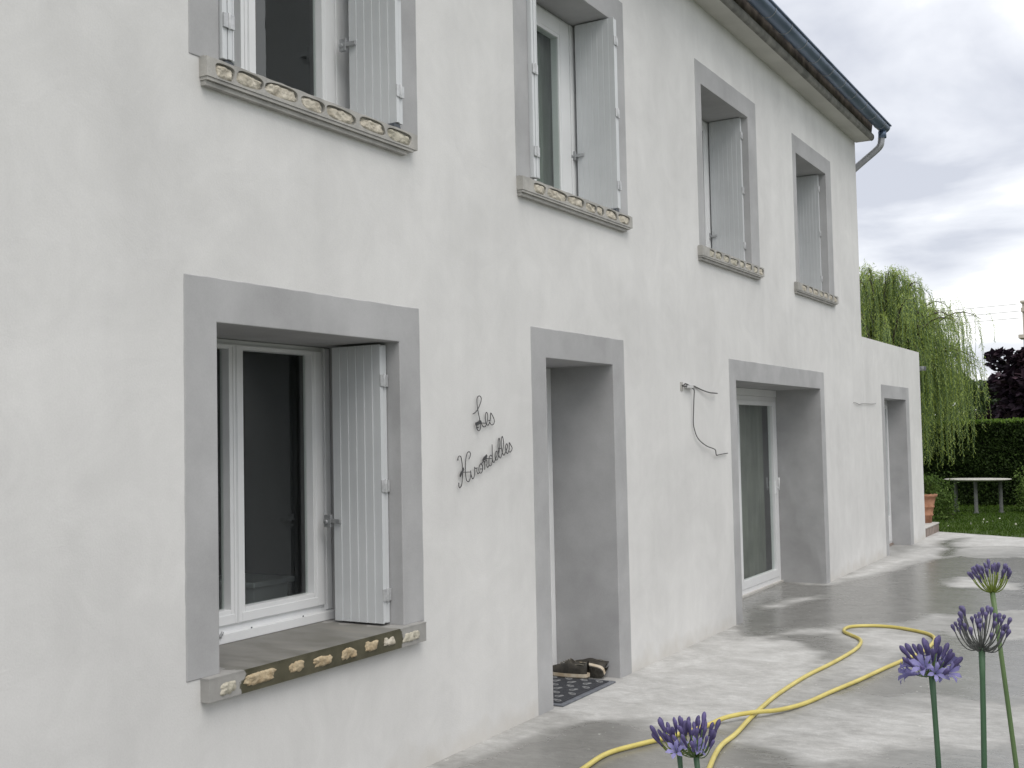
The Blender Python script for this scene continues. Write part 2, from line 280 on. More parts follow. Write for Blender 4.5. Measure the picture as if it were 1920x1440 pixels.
# ------------------------------------------------------------------ mesh helpers
class MB:
    def __init__(self): self.v = []; self.f = []; self.s = []
    def add(self, vs, fs, smooth=False):
        o = len(self.v); self.v += [tuple(p) for p in vs]
        for f in fs: self.f.append(tuple(i+o for i in f)); self.s.append(smooth)
        return self
    def box(self, x0, x1, y0, y1, z0, z1):
        vs = [(x, y, z) for z in (z0, z1) for y in (y0, y1) for x in (x0, x1)]
        return self.add(vs, [(0, 2, 3, 1), (4, 5, 7, 6), (0, 1, 5, 4), (2, 6, 7, 3), (0, 4, 6, 2), (1, 3, 7, 5)])
    def prism(self, poly, axis, a, b):
        """poly: 2-D outline; extruded along axis from a to b."""
        n = len(poly)
        def P(p, t): return {'x': (t, p[0], p[1]), 'y': (p[0], t, p[1]), 'z': (p[0], p[1], t)}[axis]
        vs = [P(p, a) for p in poly] + [P(p, b) for p in poly]
        fs = [tuple(range(n))[::-1], tuple(range(n, 2*n))] + [(i, (i+1) % n, n+(i+1) % n, n+i) for i in range(n)]
        return self.add(vs, fs)
    def tube(self, pts, r, n=8, caps=True, radii=None):
        pts = [Vector(p) for p in pts]; vs = []; fs = []
        prev = None
        for i, p in enumerate(pts):
            d = (pts[min(i+1, len(pts)-1)] - pts[max(i-1, 0)])
            if d.length < 1e-9: d = Vector((0, 0, 1))
            d.normalize()
            if prev is None:
                a = Vector((0, 0, 1)) if abs(d.z) < 0.9 else Vector((1, 0, 0))
                u = d.cross(a).normalized()
            else:
                u = (prev - d*prev.dot(d))
                u = u.normalized() if u.length > 1e-6 else d.orthogonal().normalized()
            prev = u; w = d.cross(u)
            rr = radii[i] if radii else r
            for k in range(n):
                t = 2*math.pi*k/n; vs.append(p + u*math.cos(t)*rr + w*math.sin(t)*rr)
        for i in range(len(pts)-1):
            for k in range(n):
                fs.append((i*n+k, i*n+(k+1) % n, (i+1)*n+(k+1) % n, (i+1)*n+k))
        if caps: fs += [tuple(range(n))[::-1], tuple(range((len(pts)-1)*n, len(pts)*n))]
        return self.add(vs, fs, True)
    def lathe(self, prof, c, n=24):
        vs = []; fs = []
        for (r, z) in prof:
            for k in range(n):
                t = 2*math.pi*k/n; vs.append((c[0]+r*math.cos(t), c[1]+r*math.sin(t), c[2]+z))
        for i in range(len(prof)-1):
            for k in range(n): fs.append((i*n+k, i*n+(k+1) % n, (i+1)*n+(k+1) % n, (i+1)*n+k))
        fs += [tuple(range(n))[::-1], tuple(range((len(prof)-1)*n, len(prof)*n))]
        return self.add(vs, fs, True)
    def build(self, name, mat, parent=None, bev=0, origin=None):
        me = bpy.data.meshes.new(name)
        o = bpy.data.objects.new(name, me)
        me.from_pydata(self.v, [], self.f)
        me.polygons.foreach_set('use_smooth', self.s)
        if mat: me.materials.append(mat)
        me.update(); COL.objects.link(o)
        if parent: o.parent = parent
        if bev:
            b = o.modifiers.new('bevel', 'BEVEL'); b.width = bev; b.segments = 2; b.limit_method = 'ANGLE'; b.angle_limit = R(40)
        return o
def empty(name, loc=(0, 0, 0)):
    o = bpy.data.objects.new(name, None); o.location = loc; o.empty_display_size = 0.2; COL.objects.link(o); return o
def tag(o, label=None, cat=None, group=None, kind=None):
    if label: o['label'] = label
    if cat: o['category'] = cat
    if group: o['group'] = group
    if kind: o['kind'] = kind
    return o
def par(o, p):
    """parent keeping world place (parents here are unrotated empties)"""
    o.parent = p; o.matrix_parent_inverse = Matrix.Translation(-Vector(p.location)); return o
def catmull(pts, k=4):
    P = [Vector(p) for p in pts]; out = []
    for i in range(len(P)-1):
        p0 = P[max(i-1, 0)]; p1 = P[i]; p2 = P[i+1]; p3 = P[min(i+2, len(P)-1)]
        for j in range(k):
            t = j/k
            out.append(0.5*((2*p1)+(p2-p0)*t+(2*p0-5*p1+4*p2-p3)*t*t+(3*p1-p0-3*p2+p3)*t**3))
    out.append(P[-1]); return out
def quads(name, mat, C, A, B, tint, parent=None, shape='diamond'):
    """many leaf faces: centre C, half axes A (length) and B (width)"""
    n = len(C)
    V = np.stack([C-A, C-A*0.1+B, C+A, C-A*0.1-B], 1).reshape(-1, 3) if shape == 'diamond' else np.stack([C-A-B, C+A-B, C+A+B, C-A+B], 1).reshape(-1, 3)
    me = bpy.data.meshes.new(name)
    me.vertices.add(4*n); me.vertices.foreach_set('co', V.astype(np.float32).ravel())
    me.loops.add(4*n); me.loops.foreach_set('vertex_index', np.arange(4*n, dtype=np.int32))
    me.polygons.add(n); me.polygons.foreach_set('loop_start', np.arange(0, 4*n, 4, dtype=np.int32))
    me.polygons.foreach_set('loop_total', np.full(n, 4, dtype=np.int32))
    at = me.attributes.new('tint', 'FLOAT', 'FACE'); at.data.foreach_set('value', np.clip(tint, 0, 1).astype(np.float32))
    me.materials.append(mat); me.update(); me.validate()
    o = bpy.data.objects.new(name, me); COL.objects.link(o)
    if parent: o.parent = parent
    return o
def rand_dirs(n, up=0.0):
    d = rng.normal(size=(n, 3)); d[:, 2] += up
    return d/np.linalg.norm(d, axis=1, keepdims=True)
def leaf_axes(n, ln, wd, up=0.0):
    a = rand_dirs(n, up); b = np.cross(a, rand_dirs(n)); b /= np.linalg.norm(b, axis=1, keepdims=True)+1e-9
    s = rng.uniform(0.7, 1.3, (n, 1)); return a*ln*s, b*wd*s

# ------------------------------------------------------------------ ground
WET = dict(
 A=[(-0.02,9.82),(-0.5,11.24),(-0.55,12.84),(0.06,12.57),(0.37,13.19),(0.44,14.61),(0.83,16.07),(1.65,15.67),(2.6,13),(2.3,11.52),(1.44,10.92),(1.27,10.36),(0.81,10.01),(0.58,9.2),(0.29,8.81)],
 B=[(0.18,8.59),(0.56,9.27),(0.88,9.74),(1.11,9.3),(1.24,8.59),(1.14,7.96),(0.92,8.06),(0.68,8.2),(0.47,8.24)],
 C=[(-0.2,2.0),(0.05,4.61),(0.10,5.2),(0.2,5.8),(0.32,6.11),(0.55,6.3),(0.89,6.19),(1.14,6.47),(1.25,6.07),(1.39,5.9),(1.79,5.87),(2.1,5.2),(3.0,2)],
 D=[(1.49,10.15),(2.24,10.05),(3.5,9),(3.2,7.54),(2.0,7.63),(1.53,7.41),(1.37,7.5),(1.51,8.42)],
 E=[(0.25,18.14),(0.48,18.39),(0.8,16.06),(0.66,15.32),(0.48,15.95)],
 F=[(1.47,5.83),(2.08,6.26),(2.57,6.89),(4.0,7.2),(4.2,5),(1.65,4.7)],
 G=[(0.88,15.74),(1.58,16.32),(2.4,15),(1.8,14.24),(1.19,13.75)])
DRY = dict(a=[(0.96,9.78),(1.38,9.82),(1.6,9.51),(1.48,9.09),(1.18,9.2)], b=[(1.15,13.48),(1.9,13.28),(1.95,12.84),(1.24,12.89)],
 d=[(-0.11,11.0),(0.12,11.7),(0.24,11.46),(0,10.67)])
DRY.update(w=[(-0.03,6.28),(-0.0,7.27),(0.04,8.07),(0.13,8.94),(0.59,9.03),(1.08,8.45),(1.1,7.42),(1.01,6.81),(0.9,6.35),(0.35,6.16)], c=[(1.15,6.55),(1.3,6.9),(1.6,7.2),(2.1,7.3),(2.05,6.4),(1.7,6.08),(1.3,6.2)], e=[(0.05,12.9),(0.2,15.3),(0.0,18.5),(0.02,19.5),(1.3,18.8),(2.2,18.3),(2.0,17.3),(0.7,16.9),(0.3,15.1),(0.25,13.5)])
DLEV = dict(w=.85, c=.30, e=.85)
WLEV = dict(A=0.95, B=0.9, C=0.92, D=0.78, E=0.95, F=0.80, G=0.85)
def sdist(px, py, poly):
    """signed distance (negative inside) of arrays to a polygon"""
    d = np.full(px.shape, 1e9); ins = np.zeros(px.shape, bool); n = len(poly)
    for i in range(n):
        x0, y0 = poly[i]; x1, y1 = poly[(i+1) % n]
        ex, ey = x1-x0, y1-y0; t = np.clip(((px-x0)*ex+(py-y0)*ey)/(ex*ex+ey*ey+1e-12), 0, 1)
        d = np.minimum(d, np.hypot(px-x0-t*ex, py-y0-t*ey))
        c = ((y0 > py) != (y1 > py)) & (px < (x1-x0)*(py-y0)/(y1-y0+1e-12)+x0); ins ^= c
    return np.where(ins, -d, d)
def slab_far(x): return 19.545 - 0.552*max(x, -0.2)
def terrace():
    xs = np.concatenate([np.arange(-0.56, 3.2, 0.06), np.arange(3.2, 6.6, 0.3)]); ts = np.linspace(0, 1, 300)
    X, T = np.meshgrid(xs, ts, indexing='ij')
    FAR = np.vectorize(slab_far)(X); Y = -4.0 + T*(FAR+4.0)
    nx, ny = X.shape
    j1 = np.array([mnoise.fractal(Vector((x*1.1, y*0.8, 3.1)), 0.9, 2.1, 5) for x, y in zip(X.ravel(), Y.ravel())]).reshape(X.shape)
    j2 = np.array([mnoise.fractal(Vector((x*1.3+9, y*1.0, 7.7)), 0.9, 2.1, 4) for x, y in zip(X.ravel(), Y.ravel())]).reshape(X.shape)
    j3 = np.array([mnoise.fractal(Vector((x*0.9, y*0.55+4, 1.7)), 0.8, 2.1, 5) for x, y in zip(X.ravel(), Y.ravel())]).reshape(X.shape)
    px, py = X+0.16*j1, Y+0.45*j2
    wet = 0.46+0.18*j3
    for k, p in WET.items():
        d = sdist(px, py, p); s = np.clip(0.5-d/0.42, 0, 1); s = s*s*(3-2*s)
        wet = np.maximum(wet, s*(WLEV[k]+0.18*j3))
    for k, p in DRY.items():
        d = sdist(px, py, p); s = np.clip(0.5-d/0.34, 0, 1); s = s*s*(3-2*s); wet = wet*(1-DLEV.get(k, .8)*s)
    d = sdist(px, py, WET['E']); sE = np.clip(0.5-d/0.4, 0, 1); wet = np.maximum(wet, sE*0.95)
    wet = np.clip(wet, 0, 1)
    V = np.stack([X.ravel(), Y.ravel(), np.zeros(X.size)], 1)
    I = np.arange(nx*ny).reshape(nx, ny)
    F = np.stack([I[:-1, :-1], I[1:, :-1], I[1:, 1:], I[:-1, 1:]], -1).reshape(-1, 4)
    verts = V.tolist(); faces = F.tolist()
    # skirt round the slab edge
    ring = list(I[:, 0]) + list(I[-1, 1:]) + list(I[-2::-1, -1]) + list(I[0, -2:0:-1])
    o = len(verts); verts += [(V[i][0], V[i][1], -0.12) for i in ring]
    n = len(ring); faces += [(ring[i], o+i, o+(i+1) % n, ring[(i+1) % n]) for i in range(n)]
    me = bpy.data.meshes.new('terrace'); me.from_pydata(verts, [], faces)
    at = me.attributes.new('wet', 'FLOAT', 'POINT'); at.data.foreach_set('value', np.concatenate([wet.ravel(), np.full(n, 0.2)]).astype(np.float32))
    ob = bpy.data.objects.new('terrace', me); COL.objects.link(ob)
    m, t, b, out = newmat('wet_concrete')
    v = coords(t)
    a = N(t, 'ShaderNodeAttribute'); a.attribute_name = 'wet'
    n1 = N(t, 'ShaderNodeTexNoise', Scale=3.2, Detail=12.0, Roughness=0.74, Distortion=0.3); t.links.new(v, n1.inputs['Vector'])
    v2 = coords(t, (2.6, 6.0, 1)); n2 = N(t, 'ShaderNodeTexNoise', Scale=1.7, Detail=12.0, Roughness=0.76, Distortion=0.7); t.links.new(v2, n2.inputs['Vector'])
    # wetness broken up by the trowel texture
    w1 = N(t, 'ShaderNodeMath', operation='MULTIPLY_ADD'); t.links.new(n2.outputs['Fac'], w1.inputs[0]); w1.inputs[1].default_value = -0.95; t.links.new(a.outputs['Fac'], w1.inputs[2])
    w2 = N(t, 'ShaderNodeMapRange'); w2.interpolation_type = 'SMOOTHSTEP'; t.links.new(w1.outputs[0], w2.inputs['Value']); w2.inputs['From Min'].default_value = -0.34; w2.inputs['From Max'].default_value = 0.38
    dryc = ramp(t, n1.outputs['Fac'], [(0.30, (0.34, 0.337, 0.325)), (0.48, (0.43, 0.427, 0.415)), (0.66, (0.53, 0.53, 0.52))])
    wetc = ramp(t, n1.outputs['Fac'], [(0.3, (0.150, 0.148, 0.137)), (0.7, (0.232, 0.230, 0.218))])
    mx = N(t, 'ShaderNodeMix', data_type='RGBA'); t.links.new(w2.outputs[0], mx.inputs[0]); t.links.new(dryc.outputs[0], mx.inputs[6]); t.links.new(wetc.outputs[0], mx.inputs[7])
    v6 = coords(t, (9, 22, 1)); n6 = N(t, 'ShaderNodeTexNoise', Scale=1.0, Detail=8.0, Roughness=0.7, Distortion=1.2); t.links.new(v6, n6.inputs['Vector'])
    m6 = N(t, 'ShaderNodeMapRange'); t.links.new(n6.outputs['Fac'], m6.inputs['Value']); m6.inputs['From Min'].default_value = 0.3; m6.inputs['From Max'].default_value = 0.7; m6.inputs['To Min'].default_value = 0.86; m6.inputs['To Max'].default_value = 1.14
    # white lime specks dropped while plastering
    n5 = N(t, 'ShaderNodeTexNoise', Scale=26.0, Detail=2.0); t.links.new(v, n5.inputs['Vector'])
    sp = N(t, 'ShaderNodeMapRange'); t.links.new(n5.outputs['Fac'], sp.inputs['Value']); sp.inputs['From Min'].default_value = 0.715; sp.inputs['From Max'].default_value = 0.74; sp.inputs['To Max'].default_value = 0.7
    mxs = N(t, 'ShaderNodeMix', data_type='RGBA'); t.links.new(sp.outputs[0], mxs.inputs[0]); t.links.new(mx.outputs[2], mxs.inputs[6]); mxs.inputs[7].default_value = (0.6, 0.59, 0.56, 1)
    n3 = N(t, 'ShaderNodeTexNoise', Scale=120.0, Detail=3.0); t.links.new(v, n3.inputs['Vector'])
    m3 = N(t, 'ShaderNodeMapRange'); t.links.new(n3.outputs['Fac'], m3.inputs['Value']); m3.inputs['From Min'].default_value = 0.3; m3.inputs['From Max'].default_value = 0.7; m3.inputs['To Min'].default_value = 0.92; m3.inputs['To Max'].default_value = 1.08
    sc = N(t, 'ShaderNodeVectorMath', operation='SCALE'); mm6 = N(t, 'ShaderNodeMath', operation='MULTIPLY'); t.links.new(m3.outputs[0], mm6.inputs[0]); t.links.new(m6.outputs[0], mm6.inputs[1])
    t.links.new(mxs.outputs[2], sc.inputs[0]); t.links.new(mm6.outputs[0], sc.inputs['Scale'])
    t.links.new(sc.outputs[0], b.inputs['Base Color'])
    rr = N(t, 'ShaderNodeMapRange'); t.links.new(w2.outputs[0], rr.inputs['Value']); rr.inputs['To Min'].default_value = 0.85; rr.inputs['To Max'].default_value = 0.25
    t.links.new(rr.outputs[0], b.inputs['Roughness'])
    ba = N(t, 'ShaderNodeMath', operation='MULTIPLY_ADD'); t.links.new(n3.outputs['Fac'], ba.inputs[0]); ba.inputs[1].default_value = 0.15; t.links.new(n2.outputs['Fac'], ba.inputs[2])
    bm = bump(t, b, ba.outputs[0], 0.3, 0.006)
    bs = N(t, 'ShaderNodeMapRange'); t.links.new(w2.outputs[0], bs.inputs['Value']); bs.inputs['To Min'].default_value = 0.5; bs.inputs['To Max'].default_value = 0.12
    t.links.new(bs.outputs[0], bm.inputs['Strength'])
    me.materials.append(m); tag(ob, kind='structure'); return ob
TERRACE = terrace()
# expansion joint: a narrow dark groove filler across the slab
jt = MB(); jp = catmull([(0.2, 16.92, 0), (0.8, 17.1, 0), (1.5, 17.34, 0), (3, 17.6, 0)], 4)
for p, q in zip(jp[:-1], jp[1:]):
    d = (q-p).normalized(); nn = Vector((-d.y, d.x, 0))*0.012
    jt.add([p-nn+Vector((0, 0, .004)), q-nn+Vector((0, 0, .004)), q+nn+Vector((0, 0, .004)), p+nn+Vector((0, 0, .004))], [(0, 1, 2, 3)])
o = jt.build('expansion_joint', plain('joint_dark', (0.10, 0.10, 0.09), 0.7)); par(o, TERRACE)

g = MB(); g.add([(-900, -900, -0.10), (900, -900, -0.10), (900, 900, -0.10), (-900, 900, -0.10)], [(0, 1, 2, 3)])
tag(g.build('ground', LAWN), kind='structure')
# lawn with a gentle unevenness
xs = np.linspace(-8, 16, 97); ys = np.linspace(15, 28, 66); lv = []; lf = []
for i, x in enumerate(xs):
    for y in ys:
        inside = y < slab_far(x)+0.03 and -0.3 < x < 6.6
        z = -0.015+0.014*mnoise.noise(Vector((x*.7, y*.7, 0)))
        lv.append((x, y, -0.06 if inside else z))
for i in range(96):
    for j in range(65):
        a = i*66+j; lf.append((a, a+66, a+67, a+1))
lm = MB(); lm.add(lv, lf, True); tag(lm.build('lawn', LAWN), kind='structure')
# grass blades on the part of the lawn in view
n = 42000; C = np.stack([rng.uniform(-1.6, 5.0, n), rng.uniform(16.5, 26.2, n), np.zeros(n)], 1)
far = np.array([slab_far(x) for x in C[:, 0]]); C = C[C[:, 1] > far+0.02]; n = len(C)
a, b_ = leaf_axes(n, 0.030, 0.006, up=2.2); C[:, 2] = 0.012
patch = np.array([mnoise.noise(Vector((p[0]*1.3, p[1]*0.9, 5))) for p in C])
tag(quads('grass', GRASS, C, a, b_, rng.uniform(0.0, 0.75, n)+0.3*patch), 'mown green grass behind the far edge of the concrete terrace', 'grass', kind='stuff')
n = 34; C = np.stack([rng.uniform(-0.5, 2.2, n), rng.uniform(18.6, 22.5, n), np.full(n, 0.045)], 1)
C = C[[c[1] > slab_far(c[0])+0.15 for c in C]]; n = len(C)
a, b_ = leaf_axes(n, 0.013, 0.012)
tag(quads('daisies', DAISY, C, a, b_, np.zeros(n), shape='q'), 'tiny white daisies scattered over the mown lawn', 'daisies', kind='stuff')
# flower bed where the agapanthus grow (below the picture)
fb = MB(); fb.prism([(1.9, 1.7), (4.6, 1.7), (4.6, 3.5), (2.6, 3.5), (1.9, 3.0)], 'z', -0.02, 0.06); tag(fb.build('flower_bed', SOIL), kind='structure')

# ------------------------------------------------------------------ house
house = empty('house', (0, 5.8, 0))
tag(house, 'white rendered two storey house with grey window surrounds and low annex at its far end', 'house')
def H(mb, name, mat, parent=None, bev=0, label=None):
    """a part (or sub-part) of the house, built in world coordinates"""
    o = mb.build(name, mat, None, bev)
    if parent is None: par(o, house)
    else:
        o.parent = parent; o.matrix_parent_inverse = Matrix.Translation(-Vector(house.location)) if False else Matrix.Identity(4)
    if label: o['label'] = label
    return o
YA, YC, YE = -3.0, 14.586, 18.287
ZS = 5.30; ZAN = 2.836; TH = 0.55
OPEN = dict(  # oy0, oy1, iy0, iy1, zbottom, ztop inner, ztop outer
 w1=(3.282, 4.879, 3.446, 4.715, 3.226, 4.616, 4.801), w2=(5.918, 7.528, 6.082, 7.345, 3.226, 4.616, 4.801),
 w3=(8.972, 10.566, 9.10, 10.326, 3.216, 4.616, 4.801), w4=(11.779, 13.314, 11.894, 13.089, 3.210, 4.606, 4.791),
 w5=(3.244, 4.864, 3.420, 4.686, 0.737, 2.153, 2.333),
 door=(6.053, 7.398, 6.236, 7.209, 0.0, 2.15, 2.331), patio=(9.610, 12.720, 9.776, 12.564, 0.0, 2.126, 2.310), end=(15.579, 17.374, 15.742, 17.157, 0.0, 2.086, 2.264))
def wall_sheet(y0, y1, z0, z1, holes, x=0.0, back=-TH):
    ys = sorted({y0, y1, *[h[0] for h in holes], *[h[1] for h in holes]}); zs = sorted({z0, z1, *[h[2] for h in holes], *[h[3] for h in holes]})
    ys = [y for y in ys if y0 <= y <= y1]; zs = [z for z in zs if z0 <= z <= z1]
    m = MB()
    solid = lambda i, j: 0 <= i < len(ys)-1 and 0 <= j < len(zs)-1 and not any(h[0]-1e-6 <= ys[i] and ys[i+1] <= h[1]+1e-6 and h[2]-1e-6 <= zs[j] and zs[j+1] <= h[3]+1e-6 for h in holes)
    for i in range(len(ys)-1):
        for j in range(len(zs)-1):
            if not solid(i, j): continue
            a, b, c, d = ys[i], ys[i+1], zs[j], zs[j+1]
            m.add([(x, a, c), (x, b, c), (x, b, d), (x, a, d)], [(0, 1, 2, 3)])
            m.add([(back, a, c), (back, b, c), (back, b, d), (back, a, d)], [(3, 2, 1, 0)])
            if not solid(i-1, j): m.add([(x, a, c), (x, a, d), (back, a, d), (back, a, c)], [(0, 1, 2, 3)])
            if not solid(i+1, j): m.add([(x, b, c), (back, b, c), (back, b, d), (x, b, d)], [(0, 1, 2, 3)])
            if not solid(i, j-1): m.add([(x, a, c), (back, a, c), (back, b, c), (x, b, c)], [(0, 1, 2, 3)])
            if not solid(i, j+1): m.add([(x, a, d), (x, b, d), (back, b, d), (back, a, d)], [(0, 1, 2, 3)])
    return m
hole = lambda k: (OPEN[k][0], OPEN[k][1], OPEN[k][4]-(0.05 if OPEN[k][4] == 0 else 0), OPEN[k][6])
wm = wall_sheet(YA, YC, -0.05, ZS+0.12, [hole(k) for k in ('w1', 'w2', 'w3', 'w4', 'w5', 'door', 'patio')])
wm.box(-9.0, -TH-.002, YC-0.3, YC, -0.05, ZS+0.12).box(-9.0, -8.7, YA, YC-.302, -0.05, ZS+0.12).box(-8.698, -TH-.002, YA, YA+0.3, -0.05, ZS+0.12)
H(wm, 'wall', STUCCO)
am = wall_sheet(YC+.002, YE, -0.05, ZAN, [hole('end')])
am.box(-6.0, -TH-.002, YE-0.3, YE, -0.05, ZAN-0.16)
am.box(-6.0, -5.7, YC+.002, YE-.302, -0.05, ZAN-0.2)
H(am, 'annex_wall', STUCCO, label='low flat topped annex wall beyond the main house corner')
H(MB().prism([(YC+.004, ZAN-.10), (YE+.05, ZAN-.20), (YE+.05, ZAN-.14), (YC+.004, ZAN-.04)], 'x', -6.0, -TH), 'annex_roof', FASCIA)
ag = MB(); gy, gz, gr_ = YE+.13, ZAN-.21, 0.068
prof = [(gy+gr_*math.cos(t), gz+gr_*math.sin(t)) for t in np.linspace(math.pi, 2*math.pi, 13)]
inn = [(gy+(gr_-.006)*math.cos(t), gz+(gr_-.006)*math.sin(t)) for t in np.linspace(2*math.pi, math.pi, 13)]
ag.prism(prof+inn, 'x', -6.0, 0.06); ago = H(ag, 'annex_gutter', STEEL)
ec = MB(); ec.prism(prof, 'x', 0.0605, 0.066); H(ec, 'end_cap', DARKFOOT, ago)
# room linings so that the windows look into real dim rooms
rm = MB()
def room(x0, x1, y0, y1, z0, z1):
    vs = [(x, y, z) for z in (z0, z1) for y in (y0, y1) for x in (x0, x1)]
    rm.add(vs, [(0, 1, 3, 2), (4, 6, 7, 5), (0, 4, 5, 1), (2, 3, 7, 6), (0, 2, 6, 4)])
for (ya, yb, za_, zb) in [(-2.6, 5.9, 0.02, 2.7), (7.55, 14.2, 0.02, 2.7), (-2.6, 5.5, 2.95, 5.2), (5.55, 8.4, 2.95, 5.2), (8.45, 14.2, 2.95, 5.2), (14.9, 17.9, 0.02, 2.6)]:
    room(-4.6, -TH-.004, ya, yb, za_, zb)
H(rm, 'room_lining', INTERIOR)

def surround(k, depth, mat=RENDER, rebate=0):
    oy0, oy1, iy0, iy1, zb, zi, zo = OPEN[k]; m = MB(); f = 0.004; e = 0.0015
    z0 = zb-(0.04 if zb == 0 else 0.0)
    jit = lambda i: 0.001+0.0055*abs(mnoise.noise(Vector((i*.37, oy0*3, zo))))
    NS = 38
    outer = [(oy1+jit(i), z0+(zo-z0)*i/NS) for i in range(NS)]+[(oy1+(oy0-oy1)*i/NS, zo+jit(i+40)) for i in range(NS+1)]+[(oy0-jit(i+80), zo+(z0-zo)*i/NS) for i in range(1, NS+1)]
    U = lambda r1: [(iy0, z0), (iy0, zi), (r1, zi), (r1, z0)]+outer
    if rebate:
        m.prism(U(iy1), 'x', -rebate, f); m.prism(U(iy1+.05), 'x', -depth, -rebate-.0002)
    else: m.prism(U(iy1), 'x', -depth, f)
    return H(m, 'door_surround' if zb == 0 else 'window_surround', mat, None, 0.004)
surround('w1', .545, RENDER, .26)
for k, d in (('w2', .545), ('w3', .545), ('w4', .545), ('door', .545), ('end', .545)): surround(k, d)
surround('patio', .545, RENDER_DAMP); surround('w5', .545, RENDER, .40)

# ---- sills with inset stones
def rough_stone(y0, y1, zc, hh, x, mat, parent, tilt=0.0, seed=0):
    rs = random.Random(seed); cy = (y0+y1)/2; hy = (y1-y0)/2
    nu, nv = 22, 12; vs = []; fs = []
    for i in range(nu+1):
        for j in range(nv+1):
            u = -1+2*i/nu; v = -1+2*j/nv
            # squircle footprint
            su = u*math.sqrt(max(0, 1-v*v*0.32)); sv = v*math.sqrt(max(0, 1-u*u*0.42))
            e = max(abs(u), abs(v)); nz = mnoise.fractal(Vector((su*hy*26+seed*3.1, sv*hh*26, seed)), 0.8, 2.0, 4)
            e1 = 1+0.20*mnoise.fractal(Vector((math.cos(math.atan2(sv, su))*1.6, math.sin(math.atan2(sv, su))*1.6, seed*5.3)), .8, 2.0, 3)*min(1, e*1.5)
            px = x - 0.012*max(0, e-0.6)**1.3/0.4 + 0.009*nz*(1 if e < 0.999 else 0.3)
            vs.append((px, cy+su*hy*e1, zc+sv*hh*e1+tilt*su*hy))
    for i in range(nu):
        for j in range(nv):
            a = i*(nv+1)+j; fs.append((a, a+nv+1, a+nv+2, a+1))
    # side skirt back into the sill
    ring = [i*(nv+1) for i in range(nu+1)]+[nu*(nv+1)+j for j in range(1, nv+1)]+[i*(nv+1)+nv for i in range(nu-1, -1, -1)]+[j for j in range(nv-1, 0, -1)]
    o = len(vs); vs += [(x-0.06, vs[i][1], vs[i][2]) for i in ring]; n_ = len(ring)
    fs += [(ring[i], o+i, o+(i+1) % n_, ring[(i+1) % n_]) for i in range(n_)]
    m = MB(); m.add(vs, fs, True)
    return H(m, 'stone', mat, parent)
def pocket_plate(y0, y1, z0, z1, xa, xb, pockets, seed):
    """mortar plate with rounded pockets (a filled 2-D curve, extruded)"""
    cu = bpy.data.curves.new('plate', 'CURVE'); cu.dimensions = '2D'; cu.fill_mode = 'BOTH'
    def sp(pts):
        s = cu.splines.new('POLY'); s.points.add(len(pts)-1); s.use_cyclic_u = True
        for p, q in zip(s.points, pts): p.co = (q[0], q[1], 0, 1)
    outer = [(y0+(y1-y0)*i/40, z0) for i in range(40)]+[(y1, z0), (y1, (z0+z1)/2)]+[(y1-(y1-y0)*i/40, z1+0.0015*math.sin(i*1.9+seed)) for i in range(40)]+[(y0, z1), (y0, (z0+z1)/2)]
    sp(outer)
    for n_, (a, b, zc, hh) in enumerate(pockets):
        pts = []
        for q in range(28):
            t = 2*math.pi*q/28; c, s_ = math.cos(t), math.sin(t)
            r = 1+0.05*math.sin(2*t+n_+seed)+0.04*math.sin(3*t+2*n_)
            pts.append(((a+b)/2+(b-a)/2*math.copysign(abs(c)**0.6, c)*r, zc+hh*math.copysign(abs(s_)**0.7, s_)*min(r, 1.03)))
        sp(pts)
    cu.extrude = (xb-xa)/2
    ob = bpy.data.objects.new('tmp', cu); COL.objects.link(ob)
    dg = bpy.context.evaluated_depsgraph_get(); me = bpy.data.meshes.new_from_object(ob.evaluated_get(dg))
    m = MB(); xm = (xa+xb)/2
    m.add([(xm+v.co.z, v.co.x, v.co.y) for v in me.vertices], [tuple(p.vertices) for p in me.polygons])
    bpy.data.objects.remove(ob); bpy.data.meshes.remove(me); bpy.data.curves.remove(cu)
    return m
STONES = dict(
 w5=[(3.375,3.472,STONE_W),(3.504,3.712,STONE_O),(3.781,3.894,STONE_O),(3.939,4.084,STONE_O),(4.137,4.25,STONE_O),(4.306,4.422,STONE_O),(4.461,4.557,STONE),(4.618,4.768,STONE_W)],
 w1=[(3.392,3.483,STONE),(3.512,3.655,STONE),(3.692,3.876,STONE),(3.927,4.061,STONE),(4.097,4.289,STONE),(4.343,4.53,STONE),(4.564,4.758,STONE_W)],
 w2=[(6.06,6.199,STONE),(6.232,6.487,STONE),(6.518,6.73,STONE),(6.777,6.913,STONE),(6.942,7.03,STONE),(7.083,7.249,STONE),(7.281,7.465,STONE)],
 w3=[(9.099,9.202,STONE_W),(9.244,9.385,STONE_W),(9.443,9.573,STONE_W),(9.624,9.81,STONE_W),(9.873,9.98,STONE_W),(10.035,10.19,STONE),(10.256,10.359,STONE_W),(10.416,10.534,STONE)],
 w4=[(11.84,12.016,STONE),(12.106,12.226,STONE),(12.272,12.458,STONE),(12.538,12.666,STONE_W),(12.715,12.863,STONE),(12.93,13.082,STONE),(13.133,13.254,STONE)])
SILLS = dict(w1=(3.335, 4.816, 3.122, 3.226), w2=(5.916, 7.513, 3.121, 3.226), w3=(8.926, 10.558, 3.110, 3.216), w4=(11.690, 13.320, 3.106, 3.210), w5=(3.317, 4.82, 0.646, 0.737))
SEED = 1
